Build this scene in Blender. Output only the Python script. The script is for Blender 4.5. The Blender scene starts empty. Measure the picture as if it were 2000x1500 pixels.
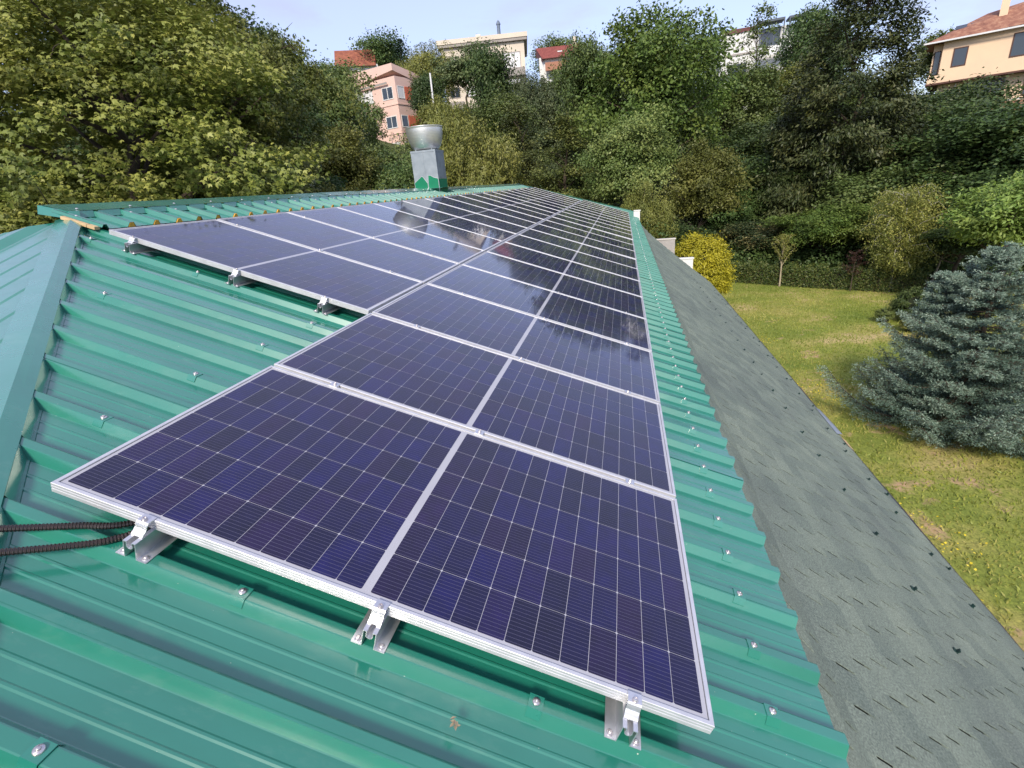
import bpy, math, random
import numpy as np
from mathutils import Matrix, Vector
C=bpy.context.scene.collection
sc=bpy.context.scene
random.seed(7)
rad=math.radians

# ---------------------------------------------------------------- camera
T=rad(19.177)                                   # roof pitch
CAM=Vector((1.74148,-0.99532,0.72511))
cd=bpy.data.cameras.new('camera'); cam=bpy.data.objects.new('camera',cd); C.objects.link(cam)
cd.sensor_width=36; cd.lens=17.4787; cd.clip_start=0.02; cd.clip_end=1500
RM=((0.97568825,0.00314783,0.21914044),(0.20210696,0.3738068,-0.90521890),(-0.08476566,0.92750125,0.3640827))
cam.matrix_world=Matrix.Translation(CAM)@Matrix(RM).to_4x4()
sc.camera=cam
# ---------------------------------------------------------------- light
SUN_AZ=rad(180); SUN_EL=rad(38)                 # azimuth clockwise from +Y
w=bpy.data.worlds.new('World'); sc.world=w; w.use_nodes=True
nt=w.node_tree; nt.nodes.clear()
out=nt.nodes.new('ShaderNodeOutputWorld'); bg=nt.nodes.new('ShaderNodeBackground')
sky=nt.nodes.new('ShaderNodeTexSky'); sky.sky_type='NISHITA'; sky.sun_disc=False
sky.sun_elevation=SUN_EL; sky.sun_rotation=SUN_AZ; sky.air_density=1.0; sky.dust_density=.8; sky.ozone_density=4.5
tc=nt.nodes.new('ShaderNodeTexCoord'); mp=nt.nodes.new('ShaderNodeMapping'); mp.inputs['Scale'].default_value=(1.6,1.6,5.0)
nz=nt.nodes.new('ShaderNodeTexNoise'); nz.inputs['Scale'].default_value=2.3; nz.inputs['Detail'].default_value=6; nz.inputs['Roughness'].default_value=.55
cr=nt.nodes.new('ShaderNodeValToRGB'); cr.color_ramp.elements[0].position=.50; cr.color_ramp.elements[1].position=.78
cr.color_ramp.elements[0].color=(.74,.74,.74,1); cr.color_ramp.elements[1].color=(.95,.95,.95,1)
mx=nt.nodes.new('ShaderNodeMixRGB'); mx.inputs[2].default_value=(1.30,1.26,1.66,1)
L=nt.links.new
L(tc.outputs['Generated'],mp.inputs[0]); L(mp.outputs[0],nz.inputs[0]); L(nz.outputs[0],cr.inputs[0])
L(cr.outputs[0],mx.inputs[0]); L(sky.outputs[0],mx.inputs[1]); L(mx.outputs[0],bg.inputs[0]); L(bg.outputs[0],out.inputs[0])
bg.inputs['Strength'].default_value=0.15
sd=bpy.data.lights.new('sun','SUN'); sd.energy=1.5; sd.angle=rad(11); sd.color=(1,.9,.74)
so=bpy.data.objects.new('sun',sd); C.objects.link(so)
dv=Vector((math.sin(SUN_AZ)*math.cos(SUN_EL),math.cos(SUN_AZ)*math.cos(SUN_EL),math.sin(SUN_EL)))
so.rotation_euler=dv.to_track_quat('Z','Y').to_euler(); so.location=(0,0,30)
vs=sc.view_settings; vs.view_transform='Standard'; vs.look='None'; vs.gamma=1; vs.exposure=1.64; vs.use_curve_mapping=False
sc.render.engine='CYCLES'
sc.cycles.max_bounces=6; sc.cycles.diffuse_bounces=3; sc.cycles.glossy_bounces=3; sc.cycles.transparent_max_bounces=4

# ---------------------------------------------------------------- materials
def nmat(name):
    m=bpy.data.materials.new(name); m.use_nodes=True; t=m.node_tree
    return m,t,t.nodes['Principled BSDF']
def N(t,typ,**kw):
    n=t.nodes.new(typ)
    for k,v in kw.items():
        if k in n.inputs.keys(): n.inputs[k].default_value=v
        else: setattr(n,k,v)
    return n
def ramp(t,fac,stops):
    r=N(t,'ShaderNodeValToRGB'); e=r.color_ramp.elements
    while len(e)<len(stops): e.new(.5)
    for i,(p,c) in enumerate(stops): e[i].position=p; e[i].color=(c[0],c[1],c[2],1)
    t.links.new(fac,r.inputs[0]); return r.outputs[0]
def noise(t,scale,detail=4,rough=.6,vec=None,scl=None):
    n=N(t,'ShaderNodeTexNoise'); n.inputs['Scale'].default_value=scale; n.inputs['Detail'].default_value=detail; n.inputs['Roughness'].default_value=rough
    if vec is None: vec=N(t,'ShaderNodeNewGeometry').outputs['Position']
    if scl is not None:
        m=N(t,'ShaderNodeMapping'); m.inputs['Scale'].default_value=scl; t.links.new(vec,m.inputs[0]); vec=m.outputs[0]
    t.links.new(vec,n.inputs['Vector']); return n.outputs[0]
def mat(name,c1,c2=None,rough=.5,metal=0,sc_=3,coat=0,coat_r=.05,bump=0,bscale=60,scl=None,spec=.5,rvar=0):
    m,t,p=nmat(name); c2=c2 or tuple(x*.85 for x in c1)
    col=ramp(t,noise(t,sc_,5,.6,scl=scl),[(.32,c2),(.68,c1)]); t.links.new(col,p.inputs['Base Color'])
    p.inputs['Roughness'].default_value=rough; p.inputs['Metallic'].default_value=metal
    p.inputs['Coat Weight'].default_value=coat; p.inputs['Coat Roughness'].default_value=coat_r; p.inputs['Specular IOR Level'].default_value=spec
    if rvar:
        r=N(t,'ShaderNodeMapRange'); r.inputs['From Min'].default_value=.3; r.inputs['From Max'].default_value=.7
        r.inputs['To Min'].default_value=rough-rvar; r.inputs['To Max'].default_value=rough+rvar
        t.links.new(noise(t,sc_*2.3,5,.6,scl=scl),r.inputs['Value']); t.links.new(r.outputs[0],p.inputs['Roughness'])
    if bump:
        b=N(t,'ShaderNodeBump'); b.inputs['Strength'].default_value=bump; b.inputs['Distance'].default_value=.01
        t.links.new(noise(t,bscale,3,.6),b.inputs['Height']); t.links.new(b.outputs[0],p.inputs['Normal'])
    return m
M={}
def roofpaint(name,c1,c2,rough):
    m,t,p=nmat(name)
    base=ramp(t,noise(t,1.3,5,.6,scl=(1,2.5,1)),[(.3,c2),(.7,c1)])
    dust=ramp(t,noise(t,9,6,.7,scl=(.35,1,1)),[(.55,(0,0,0)),(.85,(1,1,1))])
    mixn=N(t,'ShaderNodeMixRGB'); mixn.inputs[2].default_value=(.16,.30,.24,1)
    mul=N(t,'ShaderNodeMath',operation='MULTIPLY'); mul.inputs[1].default_value=.38
    t.links.new(dust,mul.inputs[0]); t.links.new(mul.outputs[0],mixn.inputs[0]); t.links.new(base,mixn.inputs[1])
    sp=ramp(t,noise(t,75,2,.5),[(.785,(0,0,0)),(.80,(1,1,1))])
    mx2=N(t,'ShaderNodeMixRGB'); mx2.inputs[2].default_value=(.45,.5,.42,1)
    t.links.new(sp,mx2.inputs[0]); t.links.new(mixn.outputs[0],mx2.inputs[1]); t.links.new(mx2.outputs[0],p.inputs['Base Color'])
    r=N(t,'ShaderNodeMapRange'); r.inputs['From Min'].default_value=.3; r.inputs['From Max'].default_value=.7
    r.inputs['To Min'].default_value=rough-.05; r.inputs['To Max'].default_value=rough+.10
    t.links.new(noise(t,3.5,5,.6,scl=(.5,1.5,1)),r.inputs['Value']); t.links.new(r.outputs[0],p.inputs['Roughness'])
    b=N(t,'ShaderNodeBump'); b.inputs['Strength'].default_value=.10; b.inputs['Distance'].default_value=.01
    t.links.new(noise(t,4,2,.5,scl=(.6,1.6,1)),b.inputs['Height']); t.links.new(b.outputs[0],p.inputs['Normal'])
    p.inputs['Specular IOR Level'].default_value=.7
    p.inputs['Coat Weight'].default_value=1; p.inputs['Coat Roughness'].default_value=.14; p.inputs['Coat IOR'].default_value=1.65
    return m
M['roof']=roofpaint('green_painted_steel',(.016,.200,.140),(.011,.160,.112),.30)
M['cap']=roofpaint('green_flashing_steel',(.016,.205,.145),(.012,.170,.125),.26)
M['paint']=mat('fresh_green_paint',(.004,.20,.10),(.003,.16,.08),rough=.35)
M['alu']=mat('anodised_aluminium',(.74,.74,.76),(.62,.62,.65),rough=.38,metal=.55,sc_=14)
M['rail']=mat('mill_aluminium',(.78,.78,.80),(.66,.67,.70),rough=.36,metal=.85,sc_=20)
M['steel']=mat('galvanised_sheet',(.36,.40,.44),(.27,.31,.35),rough=.45,metal=.5,sc_=5,bump=.05,bscale=6,rvar=.06)
M['bowl']=mat('spun_aluminium',(.86,.85,.82),(.74,.74,.74),rough=.42,metal=.85,sc_=4,scl=(1,1,9))
M['bolt']=mat('zinc_screw',(.75,.72,.72),(.55,.50,.50),rough=.3,metal=.8,sc_=60)
M['back']=mat('white_backsheet',(.42,.42,.46),(.38,.38,.42),rough=.5,coat=.5,coat_r=.05)
M['foam']=mat('yellow_foam',(.78,.42,.06),(.6,.30,.04),rough=.8,sc_=30)
M['wood']=mat('pale_pine_wood',(.62,.47,.28),(.48,.32,.16),rough=.7,sc_=8,scl=(.5,9,9))
M['wall']=mat('cream_render',(.62,.58,.52),(.52,.49,.45),rough=.85,sc_=2,bump=.2)
M['greywall']=mat('grey_render',(.42,.40,.38),(.32,.30,.29),rough=.85,sc_=2,bump=.2)
M['whitewall']=mat('white_render',(.72,.72,.70),(.6,.6,.6),rough=.85,sc_=1)
M['conduit']=mat('black_conduit',(.018,.015,.015),(.03,.018,.014),rough=.30,sc_=20,spec=.6)
M['drip']=mat('dark_drip_edge',(.030,.024,.05),(.05,.03,.035),rough=.4,sc_=5)
M['clip']=mat('dark_green_clip',(.008,.04,.032),(.012,.03,.028),rough=.5)
M['dark']=mat('dark_gap',(.01,.01,.012),rough=.8)
M['dry']=mat('dried_leaf',(.34,.28,.18),(.2,.17,.12),rough=.8,sc_=90)

def cellmat():
    m,t,p=nmat('blue_solar_cell')
    oi=N(t,'ShaderNodeObjectInfo'); at=N(t,'ShaderNodeAttribute',attribute_name='v')
    ad=N(t,'ShaderNodeMath',operation='ADD'); t.links.new(oi.outputs['Random'],ad.inputs[0]); t.links.new(at.outputs['Fac'],ad.inputs[1])
    fr=N(t,'ShaderNodeMath',operation='FRACT'); t.links.new(ad.outputs[0],fr.inputs[0])
    base=ramp(t,fr.outputs[0],[(0,(.0035,.003,.024)),(.35,(.0045,.0035,.044)),(.7,(.004,.0035,.066)),(.85,(.012,.004,.044)),(1,(.006,.003,.030))])
    nn=ramp(t,noise(t,16,4,.6),[(.3,(.7,.7,.7)),(.7,(1.2,1.1,1.2))])
    mu=N(t,'ShaderNodeMixRGB',blend_type='MULTIPLY'); mu.inputs[0].default_value=1; t.links.new(base,mu.inputs[1]); t.links.new(nn,mu.inputs[2])
    # silver wires running along the long side, a fixed print on the cell
    uv=N(t,'ShaderNodeUVMap'); sx=N(t,'ShaderNodeSeparateXYZ'); t.links.new(uv.outputs[0],sx.inputs[0])
    a=N(t,'ShaderNodeMath',operation='MULTIPLY'); a.inputs[1].default_value=12; t.links.new(sx.outputs['Y'],a.inputs[0])
    f=N(t,'ShaderNodeMath',operation='FRACT'); t.links.new(a.outputs[0],f.inputs[0])
    s=N(t,'ShaderNodeMath',operation='SUBTRACT'); s.inputs[1].default_value=.5; t.links.new(f.outputs[0],s.inputs[0])
    b=N(t,'ShaderNodeMath',operation='ABSOLUTE'); t.links.new(s.outputs[0],b.inputs[0])
    c=N(t,'ShaderNodeMath',operation='LESS_THAN'); c.inputs[1].default_value=.042; t.links.new(b.outputs[0],c.inputs[0])
    mx=N(t,'ShaderNodeMixRGB'); mx.inputs[2].default_value=(.085,.08,.14,1); t.links.new(c.outputs[0],mx.inputs[0]); t.links.new(mu.outputs[0],mx.inputs[1])
    t.links.new(mx.outputs[0],p.inputs['Base Color'])
    p.inputs['Roughness'].default_value=.45; p.inputs['Specular IOR Level'].default_value=.3
    p.inputs['Coat Weight'].default_value=1; p.inputs['Coat IOR'].default_value=1.37
    r=N(t,'ShaderNodeMapRange'); r.inputs['From Min'].default_value=.35; r.inputs['From Max'].default_value=.7; r.inputs['To Min'].default_value=.02; r.inputs['To Max'].default_value=.07
    t.links.new(noise(t,1.2,5,.6),r.inputs['Value']); t.links.new(r.outputs[0],p.inputs['Coat Roughness'])
    return m
M['cell']=cellmat()

def shinglemat():
    m,t,p=nmat('green_grey_shingle')
    g=N(t,'ShaderNodeNewGeometry').outputs['Position']
    big=ramp(t,noise(t,1.5,4,.6,vec=g,scl=(1,.55,1)),[(.3,(.126,.156,.138)),(.5,(.158,.197,.165)),(.70,(.190,.230,.187))])
    oi=N(t,'ShaderNodeAttribute',attribute_name='v')
    fine=ramp(t,noise(t,120,3,.8,vec=g),[(.3,(.45,.45,.45)),(.52,(1,1,1)),(.70,(1.7,1.65,1.6))])
    mu=N(t,'ShaderNodeMixRGB',blend_type='MULTIPLY'); mu.inputs[0].default_value=1; t.links.new(big,mu.inputs[1]); t.links.new(fine,mu.inputs[2])
    ob=N(t,'ShaderNodeObjectInfo'); sm=N(t,'ShaderNodeMath',operation='ADD'); t.links.new(ob.outputs['Random'],sm.inputs[0]); t.links.new(oi.outputs['Fac'],sm.inputs[1])
    fc=N(t,'ShaderNodeMath',operation='FRACT'); t.links.new(sm.outputs[0],fc.inputs[0])
    mid=ramp(t,fc.outputs[0],[(0,(.84,.86,.88)),(1,(1.16,1.14,1.12))])
    m2=N(t,'ShaderNodeMixRGB',blend_type='MULTIPLY'); m2.inputs[0].default_value=1; t.links.new(mu.outputs[0],m2.inputs[1]); t.links.new(mid,m2.inputs[2])
    t.links.new(m2.outputs[0],p.inputs['Base Color']); p.inputs['Roughness'].default_value=.9
    b=N(t,'ShaderNodeBump'); b.inputs['Strength'].default_value=.6; b.inputs['Distance'].default_value=.004
    t.links.new(noise(t,200,2,.7,vec=g),b.inputs['Height']); t.links.new(b.outputs[0],p.inputs['Normal'])
    return m
M['shingle']=shinglemat()

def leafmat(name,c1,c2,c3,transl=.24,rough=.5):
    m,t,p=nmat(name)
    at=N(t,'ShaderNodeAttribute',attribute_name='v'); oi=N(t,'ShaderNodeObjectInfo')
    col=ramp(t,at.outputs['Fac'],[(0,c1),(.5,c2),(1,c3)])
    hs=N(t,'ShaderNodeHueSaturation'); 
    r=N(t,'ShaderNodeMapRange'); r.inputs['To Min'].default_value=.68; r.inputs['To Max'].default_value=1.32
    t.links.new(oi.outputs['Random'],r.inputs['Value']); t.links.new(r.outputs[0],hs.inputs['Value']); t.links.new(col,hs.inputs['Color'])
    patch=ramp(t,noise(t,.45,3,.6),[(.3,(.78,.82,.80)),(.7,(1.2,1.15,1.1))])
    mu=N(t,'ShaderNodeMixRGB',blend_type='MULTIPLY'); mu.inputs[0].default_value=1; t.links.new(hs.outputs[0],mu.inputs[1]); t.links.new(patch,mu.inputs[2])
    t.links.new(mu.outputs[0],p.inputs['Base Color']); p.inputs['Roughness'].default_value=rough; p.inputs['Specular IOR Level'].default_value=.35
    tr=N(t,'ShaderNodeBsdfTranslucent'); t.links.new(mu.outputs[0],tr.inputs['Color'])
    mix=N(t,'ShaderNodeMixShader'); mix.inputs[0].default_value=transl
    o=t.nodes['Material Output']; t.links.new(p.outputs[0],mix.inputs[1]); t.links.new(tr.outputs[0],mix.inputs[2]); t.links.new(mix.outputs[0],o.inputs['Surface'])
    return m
LM={}
LM['olive']=leafmat('olive_maple_leaf',(.075,.105,.020),(.175,.205,.040),(.36,.36,.10))
LM['deep']=leafmat('deep_green_leaf',(.028,.058,.018),(.066,.115,.034),(.145,.185,.055))  # also darkens the right-hand wood, in place of shade from unseen trees
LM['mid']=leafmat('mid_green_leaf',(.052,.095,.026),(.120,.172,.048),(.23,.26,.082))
LM['bright']=leafmat('bright_green_leaf',(.050,.110,.022),(.130,.205,.042),(.25,.31,.072))
LM['yellow']=leafmat('yellow_green_leaf',(.090,.115,.026),(.19,.208,.048),(.32,.31,.088))
LM['grey']=leafmat('grey_green_leaf',(.065,.10,.045),(.13,.17,.075),(.22,.25,.11))
LM['silver']=leafmat('silvery_leaf',(.08,.11,.06),(.22,.25,.17),(.38,.40,.30))
LM['conifer']=leafmat('dark_needle',(.014,.036,.018),(.030,.062,.030),(.05,.085,.045),transl=.1)
LM['oliveconifer']=leafmat('olive_needle',(.036,.062,.018),(.095,.115,.032),(.20,.20,.055),transl=.15)
LM['browncon']=leafmat('brown_tinged_needle',(.028,.056,.018),(.078,.104,.034),(.18,.185,.065),transl=.12)
LM['cream']=leafmat('dark_leaf_cream_flowers',(.018,.038,.014),(.038,.062,.022),(.34,.28,.12),transl=.2)
LM['golden']=leafmat('golden_scale_leaf',(.12,.13,.012),(.34,.32,.022),(.58,.52,.04),transl=.3)
LM['blue']=leafmat('blue_spruce_needle',(.030,.066,.048),(.12,.195,.155),(.42,.53,.44),transl=.12,rough=.6)
LM['hedge']=leafmat('hedge_leaf',(.045,.085,.020),(.10,.15,.035),(.21,.22,.06))
LM['purple']=leafmat('purple_leaf',(.030,.014,.014),(.065,.025,.024),(.10,.05,.035))
M['bark']=mat('brown_bark',(.085,.062,.042),(.04,.03,.022),rough=.9,sc_=9,bump=.6,bscale=25)
M['palebark']=mat('pale_bark',(.42,.36,.25),(.25,.2,.14),rough=.8,sc_=12)
M['birchbark']=mat('white_birch_bark',(.5,.48,.42),(.2,.18,.15),rough=.8,sc_=14)

# ---------------------------------------------------------------- mesh helpers
class MB:
    def __init__(s): s.v=[]; s.f=[]
    def add(s,vs,fs):
        n=len(s.v); s.v+= [tuple(v) for v in vs]; s.f+=[tuple(i+n for i in f) for f in fs]; return s
    def box(s,x0,x1,y0,y1,z0,z1,tr=None):
        vs=[(x,y,z) for z in (z0,z1) for y in (y0,y1) for x in (x0,x1)]
        if tr: vs=[tr(*v) for v in vs]
        return s.add(vs,[(0,2,3,1),(4,5,7,6),(0,1,5,4),(1,3,7,5),(3,2,6,7),(2,0,4,6)])
    def hexa(s,vs): return s.add(vs,[(0,2,3,1),(4,5,7,6),(0,1,5,4),(1,3,7,5),(3,2,6,7),(2,0,4,6)])
    def tube(s,path,radii,n=6,cap=True):
        base=len(s.v); P=[Vector(p) for p in path]; prev=None
        for i,p in enumerate(P):
            d=(P[min(i+1,len(P)-1)]-P[max(i-1,0)]).normalized()
            a=Vector((0,0,1)) if abs(d.z)<.9 else Vector((1,0,0))
            if prev is None: e1=d.cross(a).normalized()
            else: e1=(prev-d*prev.dot(d)).normalized()
            prev=e1; e2=d.cross(e1)
            for k in range(n):
                an=2*math.pi*k/n; q=p+(e1*math.cos(an)+e2*math.sin(an))*radii[i]; s.v.append(tuple(q))
        for i in range(len(P)-1):
            for k in range(n):
                a=base+i*n+k; b=base+i*n+(k+1)%n; s.f.append((a,b,b+n,a+n))
        if cap:
            s.f.append(tuple(base+k for k in range(n))[::-1]); s.f.append(tuple(base+(len(P)-1)*n+k for k in range(n)))
        return s
    def lathe(s,prof,n=24,cx=0,cy=0,z=0):
        base=len(s.v)
        for r,h in prof:
            for k in range(n):
                a=2*math.pi*k/n; s.v.append((cx+r*math.cos(a),cy+r*math.sin(a),z+h))
        for i in range(len(prof)-1):
            for k in range(n):
                a=base+i*n+k; b=base+i*n+(k+1)%n; s.f.append((a,b,b+n,a+n))
        return s
    def mesh(s,name,m,smooth=False):
        me=bpy.data.meshes.new(name); me.from_pydata(s.v,[],s.f); me.materials.append(m); me.update()
        me.polygons.foreach_set('use_smooth',[bool(smooth)]*len(me.polygons))
        return me
    def build(s,name,m,parent=None,smooth=False): return link(name,s.mesh(name,m,smooth),parent)
def link(name,me,parent=None):
    o=bpy.data.objects.new(name,me); C.objects.link(o)
    if parent: o.parent=parent
    return o
def tag(o,label=None,cat=None,group=None,kind=None):
    if label: o['label']=label
    if cat: o['category']=cat
    if group: o['group']=group
    if kind: o['kind']=kind
    return o
def empty(name,loc=(0,0,0),rot=(0,0,0),**k):
    o=bpy.data.objects.new(name,None); C.objects.link(o); o.location=loc; o.rotation_euler=rot; o.empty_display_size=.1
    return tag(o,**k)
def npmesh(name,V,F,m,attr=None,smooth=False):
    V=np.asarray(V,np.float32); F=np.asarray(F,np.int32); k=F.shape[1]
    me=bpy.data.meshes.new(name); me.vertices.add(len(V)); me.vertices.foreach_set('co',V.ravel())
    me.loops.add(F.size); me.loops.foreach_set('vertex_index',F.ravel())
    me.polygons.add(len(F)); me.polygons.foreach_set('loop_start',np.arange(0,F.size,k,dtype=np.int32))
    me.polygons.foreach_set('loop_total',np.full(len(F),k,np.int32))
    me.update(calc_edges=True); me.validate()
    if m: me.materials.append(m)
    if attr is not None:
        a=me.attributes.new('v','FLOAT','FACE'); a.data.foreach_set('value',np.asarray(attr,np.float32))
    me.polygons.foreach_set('use_smooth',np.full(len(F),bool(smooth)))
    return me
cT,sT=math.cos(T),math.sin(T)
def RP(u,v,o=0.0): return (u*cT+o*sT, v, -u*sT+o*cT)
PITCH=.2452; RIB0=.2
# heights above panel face plane
RT=-.102; PN=-.139

# ================================================================ SETTING
rk=[0,34,50,62,75,90,110,140,400]; hk=[-5.2,-5.2,-3.5,0,6,13,17,19,25]
def H(x,y):
    dx=x-CAM.x; dy=y-CAM.y; az=math.degrees(math.atan2(dx,dy))
    f=float(np.interp(az,[-180,0,12,30,180],[1,1,.75,.58,.58]))
    return -5.2+f*(float(np.interp(math.hypot(dx,dy),rk,hk))+5.2)
def groundmat():
    m,t,p=nmat('woodland_floor')
    c=ramp(t,noise(t,.25,6,.65),[(.3,(.030,.042,.014)),(.55,(.055,.07,.02)),(.75,(.09,.075,.035))]); t.links.new(c,p.inputs['Base Color']); p.inputs['Roughness'].default_value=.95
    return m
def lawnmat():
    m,t,p=nmat('mown_grass')
    g=ramp(t,noise(t,.42,6,.62),[(.30,(.135,.190,.036)),(.46,(.22,.255,.055)),(.57,(.33,.31,.095)),(.68,(.48,.38,.19))])
    fine=ramp(t,noise(t,22,5,.75,scl=(1,.6,1)),[(.3,(.55,.6,.5)),(.52,(1,1,1)),(.75,(1.5,1.4,1.2))])
    mu=N(t,'ShaderNodeMixRGB',blend_type='MULTIPLY'); mu.inputs[0].default_value=1; t.links.new(g,mu.inputs[1]); t.links.new(fine,mu.inputs[2])
    soil=ramp(t,noise(t,.9,5,.7),[(.60,(0,0,0)),(.70,(1,1,1))]); ms=N(t,'ShaderNodeMixRGB'); ms.inputs[2].default_value=(.46,.31,.19,1)
    t.links.new(soil,ms.inputs[0]); t.links.new(mu.outputs[0],ms.inputs[1])
    t.links.new(ms.outputs[0],p.inputs['Base Color']); p.inputs['Roughness'].default_value=.95; p.inputs['Specular IOR Level'].default_value=.15
    b=N(t,'ShaderNodeBump'); b.inputs['Strength'].default_value=.8; b.inputs['Distance'].default_value=.05
    t.links.new(noise(t,18,5,.7),b.inputs['Height']); t.links.new(b.outputs[0],p.inputs['Normal'])
    return m
V=[];F=[]
rs=list(range(0,36,4))+list(range(36,120,3))+[125,135,150,180,220,280,350,450,600]; na=96
for r in rs:
    for k in range(na):
        a=2*math.pi*k/na; x=CAM.x+r*math.sin(a); y=CAM.y+r*math.cos(a); V.append((x,y,H(x,y)+(random.uniform(-.3,.3) if r>45 else 0)))
for i in range(len(rs)-1):
    for k in range(na): F.append((i*na+k,i*na+(k+1)%na,(i+1)*na+(k+1)%na,(i+1)*na+k))
tag(link('ground',npmesh('ground',V,F,groundmat())),kind='structure')
lawn_poly=[(3.0,-12),(30,-12),(30,18),(21,22.5),(15.5,24.4),(11.4,26.9),(7.8,29.5),(3.5,31),(3.0,20)]
lb=MB(); lb.add([(x,y,-5.196) for x,y in lawn_poly],[tuple(range(len(lawn_poly)))])
tag(lb.build('lawn',lawnmat()),kind='structure')

# ================================================================ HOUSE
house=empty('house',(0,0,-5.2),label='house with green ribbed metal roof and grey-green shingle skirt under the panels',cat='house')
HO=Vector((0,0,5.2))            # children are written in world coordinates
def hpart(name,me): 
    o=link(name,me,house); o.location=HO; return o
# ---- ribbed sheets
def profile(k0,k1,overlap=True):
    """(v, height) of ribbed sheet from the middle of rib k0 to the middle of rib k1"""
    tw,bw,h=.0185,.040,.037
    def up(c): return [(c-bw-.002,0),(c-bw+.001,.0014),(c-tw-.0014,h-.0014),(c-tw+.0022,h)]
    def dn(c): return [(c+tw-.0022,h),(c+tw+.0014,h-.0014),(c+bw-.001,.0014),(c+bw+.002,0)]
    c=RIB0+PITCH*k0; pts=[(c-.012,h+.0008),(c+tw-.0022,h+.0008)]+dn(c)[1:]
    for k in range(k0,k1):
        c=RIB0+PITCH*k; n=c+PITCH; a=c+.042; b=n-.042; w=b-a
        for fr in (.33,.67):
            q=a+w*fr; pts+=[(q-.008,0),(q-.003,.0026),(q+.003,.0026),(q+.008,0)]
        pts+=up(n)
        if k<k1-1: pts+=dn(n)
        else: pts[-1]=(n-tw+.0022,h-.0008); pts+=[(n+.013,h-.0008)]
    return pts
def hip_u(v): return -.696-1.02*(v-.451)-.07
def sheet(name,k0,k1,off,ustart,uend,m,nu=7,jit=.0):
    pr=profile(k0,k1); V=[];F=[]
    rr=random.Random(k0*31+5); tilt=rr.uniform(-.0006,.0006)
    for v,h in pr:
        u0=ustart(v); u1=uend(v)
        for i in range(nu):
            u=u0+(u1-u0)*i/(nu-1)
            wob=.0012*math.sin(u*2.3+k0*1.7)+.0008*math.sin(v*5+u*3.1)
            V.append(RP(u,v,off+h+tilt*u+wob*jit))
    for i in range(len(pr)-1):
        for j in range(nu-1): F.append((i*nu+j,i*nu+j+1,(i+1)*nu+j+1,(i+1)*nu+j))
    return npmesh(name,V,F,m)
UE=2.592; FAR=22.3
def us_main(v):
    lo=max(-2.88,hip_u(v))
    if v>FAR: lo=max(lo,-2.88+(v-FAR)/.98)
    return min(lo,UE-.01)
k=-14
while RIB0+PITCH*k<27.6:
    hpart('roof_sheet',sheet('roof_sheet',k,k+4,PN,us_main,lambda v:UE,M['roof'],nu=9,jit=1)); k+=4
# upper overlapping strip by the ridge
US=-2.405
k=9
while RIB0+PITCH*k<21.9:
    k1=min(k+4,89)
    hpart('upper_roof_sheet',sheet('upper_roof_sheet',k,k1,PN+.0445,lambda v:-2.87,lambda v,k=k:US+(0 if k%8==1 else .006),M['roof'],nu=3)); k+=4
    if k1==89: break
# free end rib flange on the left of the upper strip
mb=MB(); v0=RIB0+PITCH*9
mb.add([RP(-2.87,v0-.012,PN+.0823),RP(-2.40,v0-.012,PN+.0823),RP(-2.40,v0-.026,PN+.062),RP(-2.87,v0-.026,PN+.062)],[(0,1,2,3)])
hpart('sheet_end_flange',mb.mesh('sheet_end_flange',M['roof']))
# foam closures in the open ribs of the strip
fm=MB(); 
fm.hexa([(-.03,-.034,0),(0,-.034,0),(-.03,.034,0),(0,.034,0),(-.03,-.0145,.0355),(0,-.0145,.0355),(-.03,.0145,.0355),(0,.0145,.0355)])
fme=fm.mesh('foam_closure',M['foam']); rr=random.Random(3)
for k in range(10,88):
    o=link('foam_closure',fme,house); p=RP(US+.004+rr.uniform(-.006,.012),RIB0+PITCH*k,PN+.0445); o.location=Vector(p)+HO; o.rotation_euler=(0,T,rr.uniform(-.06,.06))
# timber batten visible at the open left end
mb=MB(); mb.box(-2.74,-2.505,2.345,2.375,RT+.002,RT+.026,tr=lambda x,y,z:RP(x,y,z)); hpart('batten',mb.mesh('batten',M['wood']))
mb=MB(); mb.box(-2.50,-2.43,2.345,2.39,RT+.002,RT+.026,tr=lambda x,y,z:RP(x,y,z)); hpart('batten_block',mb.mesh('batten_block',M['wood']))
# ridge cap
RX,RZ=-2.86,.922
def along(prof,y0,y1,n,name,m,wob=.003,seed=1):
    rr=random.Random(seed); V=[];F=[]
    for i in range(n+1):
        y=y0+(y1-y0)*i/n; dz=rr.uniform(-wob,wob)
        for x,z in prof: V.append((x+rr.uniform(-wob,wob)*.4,y,z+dz))
    k=len(prof)
    for i in range(n):
        for j in range(k-1): F.append((i*k+j,i*k+j+1,(i+1)*k+j+1,(i+1)*k+j))
    return npmesh(name,V,F,m)
pe=RP(-2.755,0,PN+.0915)
y=2.42; i=0
while y<22.4:
    y1=min(y+2.0,22.4)
    hpart('ridge_cap',along([(RX-.07,RZ-.030),(RX-.02,RZ),(RX+.02,RZ),(pe[0],pe[2])],y,y1+.03,6,'ridge_cap',M['cap'],seed=i)); y=y1; i+=1
rr=random.Random(11); 
for k in range(9,88):     # skirts folded down between the ribs
    a=RIB0+PITCH*k+.020; b=RIB0+PITCH*(k+1)-.020; d=rr.uniform(0,.02); e=rr.uniform(0,.02)
    mb=MB(); mb.add([RP(-2.757,a,PN+.0895),RP(-2.757,b,PN+.0895),RP(-2.728+e,b-.012,PN+.049),RP(-2.728+d,a+.012,PN+.049)],[(0,1,2,3)])
    mb.add([RP(-2.728+d,a+.012,PN+.049),RP(-2.728+e,b-.012,PN+.049),RP(-2.716+e,b-.014,PN+.051),RP(-2.716+d,a+.014,PN+.051)],[(0,1,2,3)])
    hpart('ridge_skirt',mb.mesh('ridge_skirt',M['cap']))
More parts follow.
